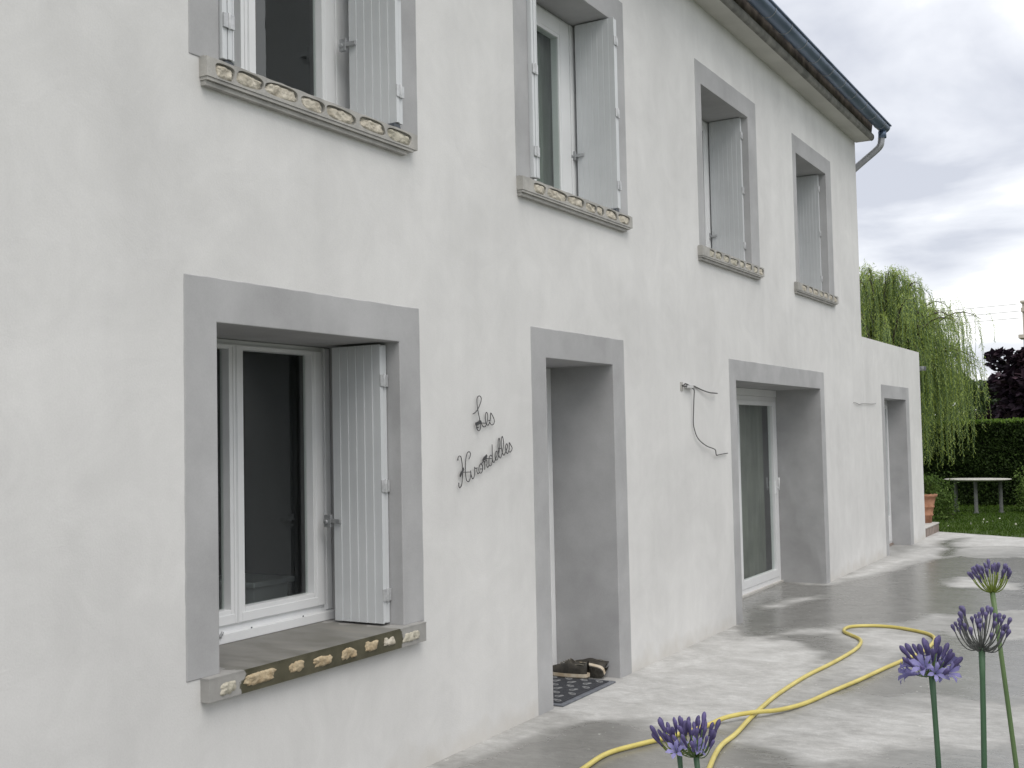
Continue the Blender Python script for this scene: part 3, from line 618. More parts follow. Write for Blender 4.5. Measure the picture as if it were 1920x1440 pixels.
for k, (ya, yb, za_, zb) in SILLS.items():
    low = k == 'w5'; m = MB(); xf = 0.045; iy0, iy1 = OPEN[k][2], OPEN[k][3]
    zt = zb+(0.003 if low else 0.003)
    if low:
        m.box(-0.02, xf, ya, yb, za_, zb-.0035)
        pk = [(a-.006, b+.006, (za_+zb)/2+0.006*math.sin(a*9), 0.030) for a, b, _ in STONES[k]]
        pl = MB()
        top = [(-0.50, iy0+.001), (-0.50, iy1-.001), (0.0045, iy1-.001), (0.0045, yb+.001), (xf+.001, yb+.001), (xf+.001, ya-.001), (0.0045, ya-.001), (0.0045, iy0+.001)]
    else:
        zl = za_+0.022
        m.box(-0.02, xf-0.016, ya, yb, zl, zb-.0035)
        m.box(-0.02, xf-0.004, ya+.004, yb-.03, za_+.008, zl-.001); m.box(-0.02, xf-0.016, ya+.008, yb-.07, za_-.012, za_+.007)
        pk = [(a-.012, b+.012, (zl+zb)/2+0.003*math.sin(a*9), 0.031) for a, b, _ in STONES[k]]
        pl = pocket_plate(ya-.001, yb+.001, zl, zb-.001, xf-.015, xf, pk, 5)
        top = [(-0.40, iy0+.001), (-0.40, iy1-.001), (0.0045, iy1-.001), (0.0045, yb), (xf-.016, yb), (xf-.016, ya), (0.0045, ya), (0.0045, iy0+.001)]
    m.add(pl.v, pl.f); m.prism([(x, y) for x, y in top], 'z', zb-.003, zt)
    so = H(m, 'window_sill', OLD_SILL if low else MORTAR, None, 0.0, 'dark mossy window sill with ochre stones' if low else None)
    for (a, b, sm), (pa, pb, zc, hh) in zip(STONES[k], pk):
        SEED += 1
        rough_stone(a-(0 if low else .008), b+(0 if low else .008), zc-(0.0 if low else 0.002), (0.022+0.006*abs(math.sin(SEED*2.3))) if low else 0.0300, xf+(0.007 if low else -0.003), sm, so, tilt=random.uniform(-.05, .05), seed=SEED)

# ---- casement windows: fixed frame > sash, pane
def ring(m, x0, x1, y0, y1, z0, z1, wl, wr, wb, wt):
    m.box(x0, x1, y0, y0+wl, z0, z1); m.box(x0, x1, y1-wr, y1, z0, z1); m.box(x0, x1, y0+wl, y1-wr, z0, z0+wb); m.box(x0, x1, y0+wl, y1-wr, z1-wt, z1)
def window(k, xf, ymeet, frame_r, glass_r, meet_w, glass_z0, glass_z1, ext=0.0, bottom=0.055, rec=.045):
    """xf: front plane of the sashes; the fixed frame stands 12 mm behind"""
    oy0, oy1, iy0, iy1, zb, zi, zo = OPEN[k]; z0 = zb+.004; iy1 += ext
    m = MB(); ring(m, xf-.075, xf-.012, iy0+.001, iy1-.001, z0, zi-.002, 0.072, iy1-frame_r, bottom, 0.026)
    # bottom rail nose and drip
    m.box(xf-.012, xf+.022, iy0+.004, iy1-.004, z0, z0+bottom*0.55)
    m.box(xf-.0115, xf-.002, frame_r+.03, iy1-.004, z0+bottom*.6, zi-.006)
    w = H(m, 'window', PVC, None, 0.003)
    sw = frame_r-glass_r
    for (ya, yb, wl, wr) in ((iy0+.066, ymeet, sw, meet_w*0.45), (ymeet+.002, frame_r+.006, meet_w*0.55, sw+.006)):
        s = MB(); sb, st = z0+bottom-.006, zi-.022
        ring(s, xf-.06, xf, ya, yb, sb, st, wl, wr, glass_z0-sb, st-glass_z1)
        ring(s, xf, xf+.004, ya+.004, yb-.004, sb+.004, st-.004, max(wl-.026, .01), max(wr-.026, .01), max(glass_z0-sb-.026, .01), max(st-glass_z1-.026, .01))
        so = H(s, 'sash', PVC, w, 0.002)
        p = MB(); p.box(xf-rec-.003, xf-rec+.003, ya+wl-.005, yb-wr+.005, glass_z0-.005, glass_z1+.005); H(p, 'pane', GLASS, w)
    return w
w5 = window('w5', -0.48, 4.030, 4.659, 4.586, 0.092, 0.887, 2.106, ext=.049, bottom=0.082)
for yy in (3.72, 4.10, 4.47): H(MB().box(-0.4585, -0.4565, yy-.004, yy+.004, 0.786, 0.792), 'drain_hole', DARKFOOT, w5)
sc_ = MB(); sc_.tube([(-0.455, 3.89, 0.772), (-0.455, 3.892, 0.782), (-0.45, 3.897, 0.79), (-0.45, 3.901, 0.80)], .007, 8); H(sc_, 'window_stay', STEEL, w5)
window('w1', -0.34, 3.985, 4.618, 4.532, 0.098, 3.36, 4.545, ext=.049, bottom=0.06)
window('w2', -0.28, 6.62, 7.20, 7.042, 0.115, 3.36, 4.46, bottom=0.06, rec=.012)
window('w3', -0.37, 9.70, 10.22, 10.14, 0.115, 3.35, 4.50, bottom=0.06)
window('w4', -0.37, 12.48, 12.98, 12.90, 0.115, 3.345, 4.50, bottom=0.06)

# ---- folding shutters, two leaves stacked against the reveal; shutter > plank, hinge, latch, stop
def shutter(xin, xout, yr, side, z0, z1, latch=None, stop=False, hz=(0.12, 0.5, 0.88), nb=6, thick=.026):
    """side=+1: stacked against the right reveal at y=yr (front looks to -y); -1: left reveal"""
    s = -side; t = thick
    core = MB(); face = yr+s*(2*t+.012)
    y_a = sorted((yr+s*.006, yr+s*(.006+t)))
    core.box(xin, xout-.006, y_a[0], y_a[1], z0, z1)
    y_b = sorted((yr+s*(.010+t), yr+s*(.008+2*t)))
    core.box(xin+.003, xout-.003, y_b[0], y_b[1], z0+.003, z1-.003)
    so = H(core, 'shutter', SHUT, None, 0.002)
    wdt = (xout-xin)/nb
    for i in range(nb):
        # shiplap: every board stands proud at its outer edge
        xa, xb = xin+i*wdt+.0003, xin+(i+1)*wdt-.0003; yb_ = yr+s*(.0078+2*t)
        p = MB().prism([(xa, yb_), (xb, yb_), (xb, yb_+s*.0075), (xa, yb_+s*.0028)], 'z', z0, z1); H(p, 'plank', SHUT, so)
    for h in hz:
        q = MB(); zc = z0+(z1-z0)*h; yy = sorted((yr+s*.004, yr+s*(2*t+.016)))
        q.box(xout-.004, xout+.004, yy[0], yy[1], zc-.030, zc+.030)
        q.tube([(xout+.005, (yy[0]+yy[1])/2, zc-.034), (xout+.005, (yy[0]+yy[1])/2, zc+.034)], .006, 8)
        H(q, 'hinge', HINGE, so, 0.001)
    fy = yr+s*(2*t+.0158)
    if latch:
        q = MB(); zc = latch
        yy = sorted((fy, fy+s*.02)); q.box(xin-.045, xin-.004, yy[0], yy[1], zc-.032, zc+.032)
        yy = sorted((fy+s*.004, fy+s*.018)); q.box(xin-.05, xin+.055, yy[0], yy[1], zc-.012, zc+.010)
        q.tube([(xin-.03, fy, zc-.005), (xin-.03, fy+s*.03, zc-.005)], .012, 10)
        H(q, 'latch', STEEL, so, 0.002)
    if stop:
        q = MB(); yy = sorted((yr+s*.02, fy+s*.012)); q.prism([(yy[0], z0-.022), (yy[1], z0-.022), (yy[1]-.008, z0-.003), (yy[0]+.006, z0-.003)], 'x', xout-.07, xout-.01)
        H(q, 'stop_bracket', DARKFOOT, so)
    return so
shutter(-0.378, -0.070, 4.686, +1, 0.752, 2.140, latch=1.255, hz=(0.10, 0.49, 0.87), nb=6)
shutter(-0.250, 0.048, 4.700, +1, 3.252, 4.605, latch=3.70, stop=True, nb=6)
shutter(-0.250, 0.022, 3.448, -1, 3.252, 4.605, stop=True)
shutter(-0.258, 0.050, 7.325, +1, 3.250, 4.605, latch=3.66, stop=True, nb=7)
shutter(-0.258, 0.035, 6.082, -1, 3.250, 4.605, nb=7)
shutter(-0.358, -0.050, 10.326, +1, 3.240, 4.608, latch=3.52, nb=7)
shutter(-0.318, -0.070, 13.089, +1, 3.236, 4.598, nb=7)

# ---- doors
def patio():
    oy0, oy1, iy0, iy1, zb, zi, zo = OPEN['patio']; x = -0.50
    m = MB(); ring(m, x-.07, x, iy0+.001, iy1-.001, 0.0, zi-.078, 0.07, 0.055, 0.075, 0.05)
    m.box(x-.07, x+.006, iy0+.001, iy1-.001, zi-.076, zi-.002)     # shutter box cover above the frame
    d = H(m, 'patio_door', PVC, None, 0.003)
    th = MB(); th.box(x+.001, x+.03, iy0+.004, iy1-.004, 0.001, 0.022); H(th, 'threshold', STEPTOP, d)
    ym = (iy0+iy1)/2
    for (a, b) in ((iy0+.066, ym+.03), (ym+.032, iy1-.05)):
        s = MB(); ring(s, x-.055, x+.006, a, b, 0.07, zi-.124, 0.09, 0.10, 0.085, 0.05); so = H(s, 'sash', PVC, d, 0.003)
        p = MB(); p.box(x-.03, x-.022, a+.085, b-.095, 0.15, zi-.169); H(p, 'pane', GLASS, d)
    q = MB(); q.box(x+.006, x+.02, iy1-.13, iy1-.105, 0.98, 1.12); q.tube([(x+.045, iy1-.118, 1.02), (x+.045, iy1-.118, 1.16)], .008, 8); q.tube([(x+.01, iy1-.118, 1.05), (x+.045, iy1-.118, 1.05)], .008, 8)
    H(q, 'handle', PVC, d)
patio()
def end_door():
    oy0, oy1, iy0, iy1, zb, zi, zo = OPEN['end']; x = -0.26
    m = MB(); ring(m, x-.07, x, iy0+.001, iy1-.001, 0.03, zi-.001, 0.05, 0.05, 0.03, 0.045); d = H(m, 'garden_door', PVC, None, 0.003)
    th = MB(); th.box(x-.08, x+.02, iy0+.002, iy1-.002, -0.03, 0.029); H(th, 'threshold', STEPSIDE, d)
    ym = (iy0+iy1)/2
    for a, b in ((iy0+.045, ym-.001), (ym+.001, iy1-.045)):
        s = MB(); ring(s, x-.05, x+.012, a, b, 0.062, zi-.04, 0.06, 0.06, 0.36, 0.08); H(s, 'sash', PVC, d, 0.003)
        pp = MB(); pp.box(x+.0125, x+.02, a+.12, b-.12, 0.13, 0.36); H(pp, 'door_panel', PVC, d, 0.006)
        p = MB(); p.box(x-.008, x-.002, a+.055, b-.055, 0.415, zi-.115); H(p, 'pane', GLASS, d)
end_door()
def front_door():
    oy0, oy1, iy0, iy1, zb, zi, zo = OPEN['door']; x = -0.485
    m = MB(); ring(m, x-.055, x, iy0+.001, iy1-.001, 0.0, zi-.001, 0.06, 0.06, 0.02, 0.06); d = H(m, 'front_door', PVC, None, 0.003)
    s = MB(); s.box(x-.05, x-.012, iy0+.062, iy1-.062, 0.022, zi-.062); H(s, 'door_leaf', PVC, d)
    for z0, z1 in ((0.2, 0.95), (1.1, 1.95)):
        p = MB(); p.box(x-.0115, x-.006, iy0+.18, iy1-.18, z0, z1); H(p, 'door_panel', PVC, d, 0.004)
    q = MB(); q.tube([(x-.012, iy0+.12, 1.03), (x+.04, iy0+.12, 1.03), (x+.04, iy0+.24, 1.03)], .009, 8); H(q, 'handle', STEEL, d)
front_door()

# ---- eaves, roof, gutter, downpipe
em = MB(); em.prism([(-0.001, 5.302), (0.192, 5.300), (0.192, 5.33), (-0.001, 5.33)], 'y', YA, 14.64); H(em, 'soffit', SOFFIT, None)
fp = [(0.1925, 5.296)]+[(0.2+0.030*math.sin(t), 5.345-0.045*math.cos(t)) for t in np.linspace(0.2, math.pi-.25, 9)]+[(0.1925, 5.395)]
H(MB().prism(fp, 'y', YA, 14.645), 'fascia', FASCIA)
H(MB().prism([(0.16, 5.3965), (0.2, 5.3965), (0.215, 5.50), (0.16, 5.50)], 'y', YA, 14.64), 'eave_board', EAVEWOOD)
slope = math.tan(R(24)); zr0 = 5.505
rf = MB(); xs_ = [0.30-0.0, -4.5]; 
cols_ = np.arange(YA, 14.70, 0.055)
rv = []; rfc = []
for i, y in enumerate(cols_):
    z = 0.035*math.sin(2*math.pi*(y-YA)/0.22)
    for (x, zz_) in ((0.26, zr0), (-4.5, zr0+slope*4.76), (-9.3, zr0-.05)): rv.append((x, y, zz_+z+.05))
for i in range(len(cols_)-1):
    for j in range(2): a = i*3+j; rfc.append((a, a+3, a+4, a+1))
rf.add(rv, rfc, True); rf.prism([(0.22, zr0), (-4.5, zr0+slope*4.72), (-9.2, zr0-.05), (-9.2, zr0-.1), (0.16, zr0-.05)], 'y', YA, 14.62)
roof = H(rf, 'roof', TILE, None)
tile_me = None
ny_ = int((14.70-YA)/0.22)
for i in range(ny_):
    y = 14.62-0.11-i*0.22
    if tile_me is None:
        t_ = MB(); vs = []; fs = []; K = 9
        for a in range(2):
            for k in range(K):
                th_ = math.pi*k/(K-1)
                for rr in (0.088, 0.076):
                    r_ = rr*(1.0 if a == 0 else 0.85); vs.append((0.09-0.42*a, r_*math.cos(th_), r_*math.sin(th_)*0.8+slope*0.42*a))
        for k in range(K-1):
            a0, b0, a1, b1 = 2*k, 2*k+1, 2*k+2, 2*k+3; o_ = 2*K
            fs += [(a0, a1, b1, b0), (a0, o_+a0, o_+a1, a1), (b0, b1, o_+b1, o_+b0), (o_+a0, o_+b0, o_+b1, o_+a1)]
        t_.add(vs, fs, True); first = t_.build('roof_tile', TILE); tile_me = first.data; ob = first
    else:
        ob = bpy.data.objects.new('roof_tile', tile_me); COL.objects.link(ob)
    ob.location = (0.245+random.uniform(-.012, .012)-0, y-0, zr0+.012); ob.rotation_euler = (random.uniform(-.05, .05), random.uniform(-.03, .03), random.uniform(-.04, .04))
    loc = ob.location.copy(); ob.parent = roof; ob.location = loc
gcx, gcz, gR = 0.330, 5.478, 0.076
pr = [(gcx+gR*math.cos(t), gcz+gR*math.sin(t)) for t in np.linspace(math.pi, 2*math.pi, 19)]
bead = [(gcx+gR+.009+.010*math.cos(t), gcz+.004+.010*math.sin(t)) for t in np.linspace(-2.6, 2.6, 9)]
pin = [(gcx+(gR-.005)*math.cos(t), gcz+(gR-.005)*math.sin(t)) for t in np.linspace(2*math.pi, math.pi, 19)]
gm = MB(); gm.prism(pr+bead+pin, 'y', YA, 14.76)
gutter = H(gm, 'gutter', ZINC, None)
H(MB().prism(pr, 'y', 14.7605, 14.768), 'end_cap', ZINC, gutter)
H(MB().tube([(0.325, 14.66, gcz-.075), (0.325, 14.66, gcz-.16)], 0.050, 16), 'outlet', ZINC, gutter)
br_me = None
for i in range(35):
    y = 14.5-0.5*i
    if br_me is None:
        b0 = MB(); b0.tube([(gcx+(gR+.002)*math.cos(t), 0, gcz+(gR+.002)*math.sin(t)) for t in np.linspace(math.pi*1.0, 2*math.pi+.1, 16)], .0032, 6)
        ob = b0.build('gutter_bracket', STEEL); br_me = ob.data
    else:
        ob = bpy.data.objects.new('gutter_bracket', br_me); COL.objects.link(ob)
    ob.parent = gutter; ob.location = (0, y, 0)
pm = MB(); py_ = 14.665
pp_ = catmull([(0.312, py_, 5.33), (0.308, py_, 5.28), (0.292, py_, 5.225), (0.235, py_, 5.17), (0.09, py_, 5.065), (-0.054, py_, 4.96), (-0.16, py_, 4.885), (-0.20, py_, 4.83), (-0.21, py_, 4.6), (-0.21, py_, 2.9)], 5)
pm.tube(pp_, 0.042, 16); H(pm, 'downpipe', PIPE, None)

# ------------------------------------------------------------------ lettering on the wall
les=[[(5.354,1.795),(5.368,1.799),(5.386,1.808),(5.404,1.821),(5.422,1.84),(5.437,1.86),(5.444,1.879),(5.438,1.891),(5.422,1.896),(5.408,1.891),(5.399,1.878),(5.398,1.858),(5.402,1.832),(5.41,1.803),(5.423,1.766),(5.432,1.738),(5.431,1.723),(5.424,1.708),(5.41,1.702),(5.396,1.71),(5.39,1.729),(5.395,1.74),(5.415,1.747),(5.436,1.751),(5.445,1.738),(5.455,1.727),(5.467,1.723),(5.485,1.728),(5.5,1.747),(5.508,1.775),(5.507,1.796),(5.497,1.805),(5.488,1.796),(5.483,1.775),(5.486,1.755),(5.493,1.74),(5.507,1.733),(5.52,1.738),(5.533,1.755),(5.541,1.781),(5.543,1.802),(5.56,1.789),(5.576,1.77),(5.581,1.755),(5.573,1.74),(5.554,1.734),(5.538,1.741),(5.531,1.75)],[(5.443,1.745),(5.493,1.744)]]
hir=[[(5.191,1.543),(5.194,1.557),(5.2,1.565),(5.211,1.567),(5.222,1.563),(5.229,1.544),(5.234,1.521),(5.236,1.489),(5.235,1.466),(5.231,1.432),(5.223,1.409),(5.207,1.396),(5.197,1.406),(5.198,1.424)],
[(5.303,1.548),(5.316,1.563),(5.32,1.577),(5.313,1.586),(5.302,1.588),(5.289,1.582),(5.278,1.566),(5.27,1.539),(5.266,1.511),(5.266,1.479),(5.269,1.451),(5.277,1.432),(5.29,1.426),(5.303,1.429),(5.314,1.445),(5.32,1.468),(5.319,1.485),(5.322,1.465),(5.33,1.446),(5.339,1.439),(5.352,1.448),(5.361,1.471),(5.361,1.501),(5.367,1.496),(5.382,1.495),(5.386,1.5),(5.383,1.484),(5.387,1.47),(5.399,1.465),(5.408,1.474)],
[(5.242,1.479),(5.318,1.477)],
[(5.426,1.519),(5.411,1.509),(5.404,1.49),(5.408,1.474),(5.422,1.467),(5.438,1.475),(5.445,1.494),(5.441,1.51),(5.426,1.519),(5.442,1.524),(5.453,1.531),(5.465,1.529),(5.468,1.509),(5.465,1.485)],
[(5.469,1.524),(5.478,1.535),(5.488,1.537),(5.492,1.523),(5.489,1.506),(5.498,1.496),(5.509,1.503),(5.517,1.513)],
[(5.546,1.557),(5.532,1.564),(5.518,1.551),(5.512,1.527),(5.516,1.508),(5.53,1.504),(5.545,1.517),(5.551,1.55),(5.551,1.623),(5.551,1.55),(5.557,1.528),(5.568,1.522),(5.58,1.532),(5.593,1.549),(5.605,1.566),(5.603,1.583),(5.593,1.584),(5.584,1.569),(5.583,1.547),(5.594,1.535),(5.611,1.541),(5.624,1.573),(5.635,1.609),(5.637,1.643),(5.629,1.659),(5.62,1.641),(5.617,1.597),(5.624,1.56),(5.64,1.545),(5.655,1.562),(5.668,1.589),(5.679,1.625),(5.675,1.654),(5.664,1.669),(5.654,1.645),(5.653,1.608),(5.663,1.577),(5.679,1.56),(5.696,1.573),(5.714,1.595),(5.724,1.612),(5.716,1.626),(5.704,1.615),(5.703,1.59),(5.718,1.569),(5.734,1.58),(5.744,1.599),(5.744,1.632),(5.759,1.619),(5.776,1.601),(5.77,1.587),(5.753,1.576),(5.738,1.581)],
[(5.486,1.546),(5.548,1.545)]]
birds=[[(5.373,1.747),(5.374,1.732),(5.385,1.729),(5.404,1.735),(5.44,1.745),(5.433,1.756),(5.418,1.764),(5.405,1.754)],
[(5.204,1.458),(5.205,1.471),(5.218,1.485),(5.232,1.491),(5.24,1.505),(5.248,1.493),(5.232,1.478),(5.219,1.464),(5.211,1.454)],
[(5.438,1.539),(5.451,1.553),(5.469,1.562),(5.484,1.57),(5.491,1.561),(5.485,1.552),(5.487,1.542),(5.469,1.54),(5.446,1.534)]]
sign = empty('house_name_sign', (0, 5.45, 1.4)); tag(sign, 'black wrought iron script reading Les Hirondelles on the white wall', 'sign')
def strokes(L_, name):
    m = MB()
    for s in L_: m.tube(catmull([(0.014, y, z) for y, z in s], 4), 0.0026, 6)
    return par(m.build(name, IRON), sign)
strokes(les, 'word_les'); strokes(hir, 'word_hirondelles')
pins = MB()
for y, z in ((5.41, 1.72), (5.54, 1.76), (5.236, 1.47), (5.44, 1.49), (5.65, 1.60)): pins.tube([(-0.004, y, z), (0.014, y, z)], .0028, 6)
par(pins.build('fixing_pin', IRON), sign)
for bpoly in birds: par(MB().prism(bpoly, 'x', 0.0155, 0.019).build('swallow_plate', IRON), sign)

# ------------------------------------------------------------------ cables left hanging from the wall
cb = empty('hanging_cable', (0, 8.49, 2.03)); tag(cb, 'two loose grey wires sticking out of the wall left of the wide patio door', 'cable')
u1 = [(8.48,2.046),(8.495,2.057),(8.555,2.049),(8.65,2.045),(8.733,2.045),(8.817,2.033),(8.916,2.015),(9.032,2.0),(9.121,1.998),(9.228,1.998)]
u2 = [(8.5,2.037),(8.554,2.035),(8.635,2.026),(8.682,2.01),(8.684,1.944),(8.683,1.843),(8.68,1.752),(8.7,1.701),(8.744,1.64),(8.825,1.594),(8.952,1.556),(9.083,1.535),(9.135,1.521),(9.155,1.494),(9.181,1.478),(9.23,1.479),(9.355,1.485),(9.466,1.489)]
par(MB().tube(catmull([(-.02, 8.475, 2.04)]+[(0.02+0.012*math.sin(i), y, z) for i, (y, z) in enumerate(u1)], 4), .0055, 6).build('wire', CABLE), cb)
par(MB().tube(catmull([(-.02, 8.48, 2.03)]+[(0.022+0.008*math.sin(i*.7), y, z) for i, (y, z) in enumerate(u2)], 4), .0042, 6).build('wire', CABLE), cb)
par(MB().box(0.008, 0.035, 8.53, 8.66, 2.024, 2.056).build('terminal_block', CLIPW, None, 0.004), cb)
par(MB().prism([(8.455, 2.0), (8.50, 2.0), (8.50, 2.07), (8.455, 2.07)], 'x', -0.004, 0.006).build('wall_hole_plaster', MORTAR), cb)
cb2 = empty('stub_cable', (0, 14.05, 1.99)); tag(cb2, 'short thin grey wire lying along the wall left of the narrow far door', 'cable')
par(MB().tube(catmull([(-.02, 14.04, 1.998)]+[(0.014, y, z) for y, z in [(14.06,1.998),(14.173,1.989),(14.302,1.979),(14.437,1.993),(14.709,1.995),(14.943,1.995),(15.185,2.005)]], 4), .004, 6).build('wire', CABLE_L), cb2)

# ------------------------------------------------------------------ hose
hp = [(1.9,2.2),(1.35,3.0),(0.95,3.9),(0.80,4.6),(0.75,5.153),(0.742,5.447),(0.82,5.68),(0.881,5.828),(0.995,6.173),(1.061,6.339),(1.166,6.498),(1.269,6.675),(1.346,6.964),(1.409,7.346),(1.481,7.745),(1.551,8.217),(1.609,8.554),(1.673,9.008),(1.662,9.443),(1.593,9.676),(1.465,9.812),(1.272,9.929),(1.096,9.942),(0.941,9.848),(0.907,9.717),(0.937,9.559),(1.02,9.43),(1.131,9.265),(1.183,9.059),(1.203,8.755),(1.179,8.235),(1.134,7.718),(1.125,7.148),(1.138,6.836),(1.168,6.444),(1.205,6.106),(1.219,5.813),(1.304,5.423),(1.45,4.9),(1.62,4.2),(1.7,3.4),(1.95,2.6)]
HR = 0.0132
def hz_(i, p):
    d = math.hypot(p[0]-1.166, p[1]-6.46)
    return HR+.001+(2*HR*max(0, 1-(d/0.33)**2) if i < 20 else 0)
hose = MB().tube(catmull([(x, y, hz_(i, (x, y))) for i, (x, y) in enumerate(hp)], 6), HR, 12).build('garden_hose', HOSE)
tag(hose, 'long yellow garden hose looping over itself on the wet concrete', 'hose')

# ------------------------------------------------------------------ doormat
mat = empty('door_mat', (-0.2, 6.68, 0.0)); tag(mat, 'dark grey door mat with curl pattern and rubber edge lying in the front doorway', 'door mat')
mb = MB(); mb.box(-0.45, 0.035, 6.30, 7.065, 0.0015, 0.012); par(mb.build('rubber_base', MATRUB, None, 0.003), mat)
mp = MB(); mp.box(-0.425, 0.002, 6.335, 7.03, 0.0122, 0.0165); par(mp.build('fibre_field', MATFIB, None, 0.002), mat)
cu_me = None
for i in range(4):
    for j in range(7):
        x = -0.385+i*0.115+(0.057 if j % 2 else 0); y = 6.38+j*0.1
        if x > -0.02: continue
        if cu_me is None:
            c = MB(); pts = []
            for k in range(30):
                t = k/29*math.pi*4.2; r_ = 0.022-0.0012*t
                pts.append((r_*math.cos(t)+(0.026 if t > 2*math.pi else 0), r_*math.sin(t)+(0.012 if t > 2*math.pi else 0), 0))
            c.tube(pts, .0035, 5); ob = par(c.build('curl_motif', MATCURL), mat); cu_me = ob.data
        else:
            ob = bpy.data.objects.new('curl_motif', cu_me); COL.objects.link(ob); par(ob, mat)
        ob.location = (x, y, 0.017); ob.rotation_euler = (0, 0, (0.6 if j % 2 else 2.2))

# ------------------------------------------------------------------ shoes (built toe to +x, heel at 0)
def shoe_parts():
    Ls = 0.29
    def outline(u):   # half widths left/right along the shoe
        w = 0.034+0.012*math.sin(min(1, u*1.15)*math.pi*0.9)+0.006*math.sin(u*math.pi)
        if u > 0.8: w *= math.sqrt(max(0, 1-((u-0.8)/0.2)**2))*0.92+0.02
        if u < 0.1: w *= 0.55+0.45*math.sqrt(1-((0.1-u)/0.1)**2)
        return w
    NU, NV = 30, 16
    up = MB(); vs = []; fs = []
    for i in range(NU+1):
        u = i/NU; w = outline(u)*1.02
        if u < 0.35: h = 0.088-0.012*math.sin(u/0.35*math.pi)+0.004*(1-u/0.35)
        elif u < 0.62: h = 0.085-(u-0.35)/0.27*0.025+0.016*math.sin((u-0.35)/0.27*math.pi)
        else: h = 0.06-0.028*((u-0.62)/0.38)**1.4
        for j in range(NV+1):
            a = math.pi*j/NV; cx = math.cos(a); sx = math.sin(a)
            yy = w*math.copysign(abs(cx)**0.6, cx)*(1-0.25*sx**3*(1 if u < 0.62 else 0.5)); zz2 = 0.026+h*abs(sx)**0.75
            if 0.06 < u < 0.40 and abs(cx) < 0.52:    # foot opening
                zz2 -= 0.055*(1-(abs(cx)/0.52)**2)*math.sin((u-0.06)/0.34*math.pi)**0.5
            vs.append((u*Ls, yy, zz2))
    for i in range(NU):
        for j in range(NV): a = i*(NV+1)+j; fs.append((a, a+NV+1, a+NV+2, a+1))
    up.add(vs, fs, True)
    def sole(z0, z1, grow):
        pts = [(u*Ls*1.02-.003, outline(u)*grow) for u in np.linspace(0, 1, 26)]; pts += [(x, -y) for x, y in pts[::-1]]
        return MB().prism(pts, 'z', z0, z1)
    tread = MB()
    for i in range(9): tread.box(0.02+i*.03, 0.036+i*.03, -outline((0.02+i*.03)/Ls)*.75, outline((0.02+i*.03)/Ls)*.75, -0.003, 0.0005)
    lace = MB()
    for i in range(5):
        x = 0.125+i*.018; z = 0.121-i*.0075
        lace.tube([(x, -0.022, z-.008), (x+.005, 0, z+.003), (x+.002, 0.022, z-.008)], .0028, 6)
    trim = MB(); trim.tube([(0.02, -0.03, 0.09), (0.05, -0.034, 0.095), (0.085, -0.034, 0.088), (0.12, -0.027, 0.105)], .003, 6); trim.tube([(0.02, 0.03, 0.09), (0.05, 0.034, 0.095), (0.085, 0.034, 0.088), (0.12, 0.027, 0.105)], .003, 6)
    trim.tube([(0.10, -0.041, 0.075), (0.14, -0.046, 0.05), (0.18, -0.046, 0.045)], .003, 6)
    return [('upper', up, SHOE), ('midsole', sole(0.008, 0.03, 1.06), SHOESOLE), ('outsole', sole(0.0, 0.0078, 1.05), SHOEOUT), ('tread', tread, SHOEOUT), ('lace', lace, SHOETRIM), ('trim', trim, SHOETRIM)]
SP = shoe_parts()
def shoe(label, matrix):
    r = empty('shoe'); tag(r, label, 'shoe', 'pair of shoes on the door mat'); r.matrix_world = matrix
    for nm, mb_, mt in SP:
        o = mb_.build(nm, mt); o.parent = r
shoe('dark worn trainer standing flat on the door mat, toe towards the front door', Matrix.Translation((-0.165, 7.055, 0.0175)) @ Matrix.Rotation(R(183), 4, 'Z'))
shoe('dark shoe tipped on its side against the doorway wall, sole showing, behind the upright trainer',
     Matrix.Translation((-0.085, 7.115, 0.044)) @ Matrix.Rotation(R(176), 4, 'Z') @ Matrix.Rotation(R(60), 4, 'X'))

# ------------------------------------------------------------------ things seen through the glass
ct = MB(); vs = []; fs = []
yy_ = np.linspace(6.70, 7.26, 70)
for i, y in enumerate(yy_):
    x = -0.42+0.020*math.sin(y*62)+0.010*math.sin(y*23+1)
    vs += [(x, y, 3.30), (x+0.006*math.sin(y*31), y+0.012*math.sin(y*9), 4.54)]
for i in range(69): fs.append((2*i, 2*i+2, 2*i+3, 2*i+1))
ct.add(vs, fs, True); tag(ct.build('curtain', CURTAIN), 'grey green curtain hanging behind the upper window above the front door', 'curtain')
nc = MB(); vs = []; fs = []; yy_ = np.linspace(9.85, 12.45, 170)  # folded sheet added behind the patio panes to lift their tone
for i, y in enumerate(yy_):
    x = -0.64+0.022*math.sin(y*31)*(.6+.4*math.sin(y*2.3))+0.012*math.sin(y*73)
    vs += [(x, y, 0.05), (x, y+.004*math.sin(y*17), 2.02)]
for i in range(169): fs.append((2*i, 2*i+2, 2*i+3, 2*i+1))
nc.add(vs, fs, True); tag(nc.build('glass_fill_curtain', FILLC), 'added grey curtain that brightens the wide patio door glass', 'curtain')
cab = empty('cabinet', (-1.42, 5.1, 0.02)); tag(cab, 'low white cabinet with overhanging top seen through the ground floor window', 'cabinet')
par(MB().box(-1.62, -1.23, 4.95, 5.24, 0.02, 0.835).build('body', PVC, None, 0.004), cab)
par(MB().box(-1.66, -1.20, 4.92, 5.27, 0.836, 0.866).build('top', PVC, None, 0.006), cab)

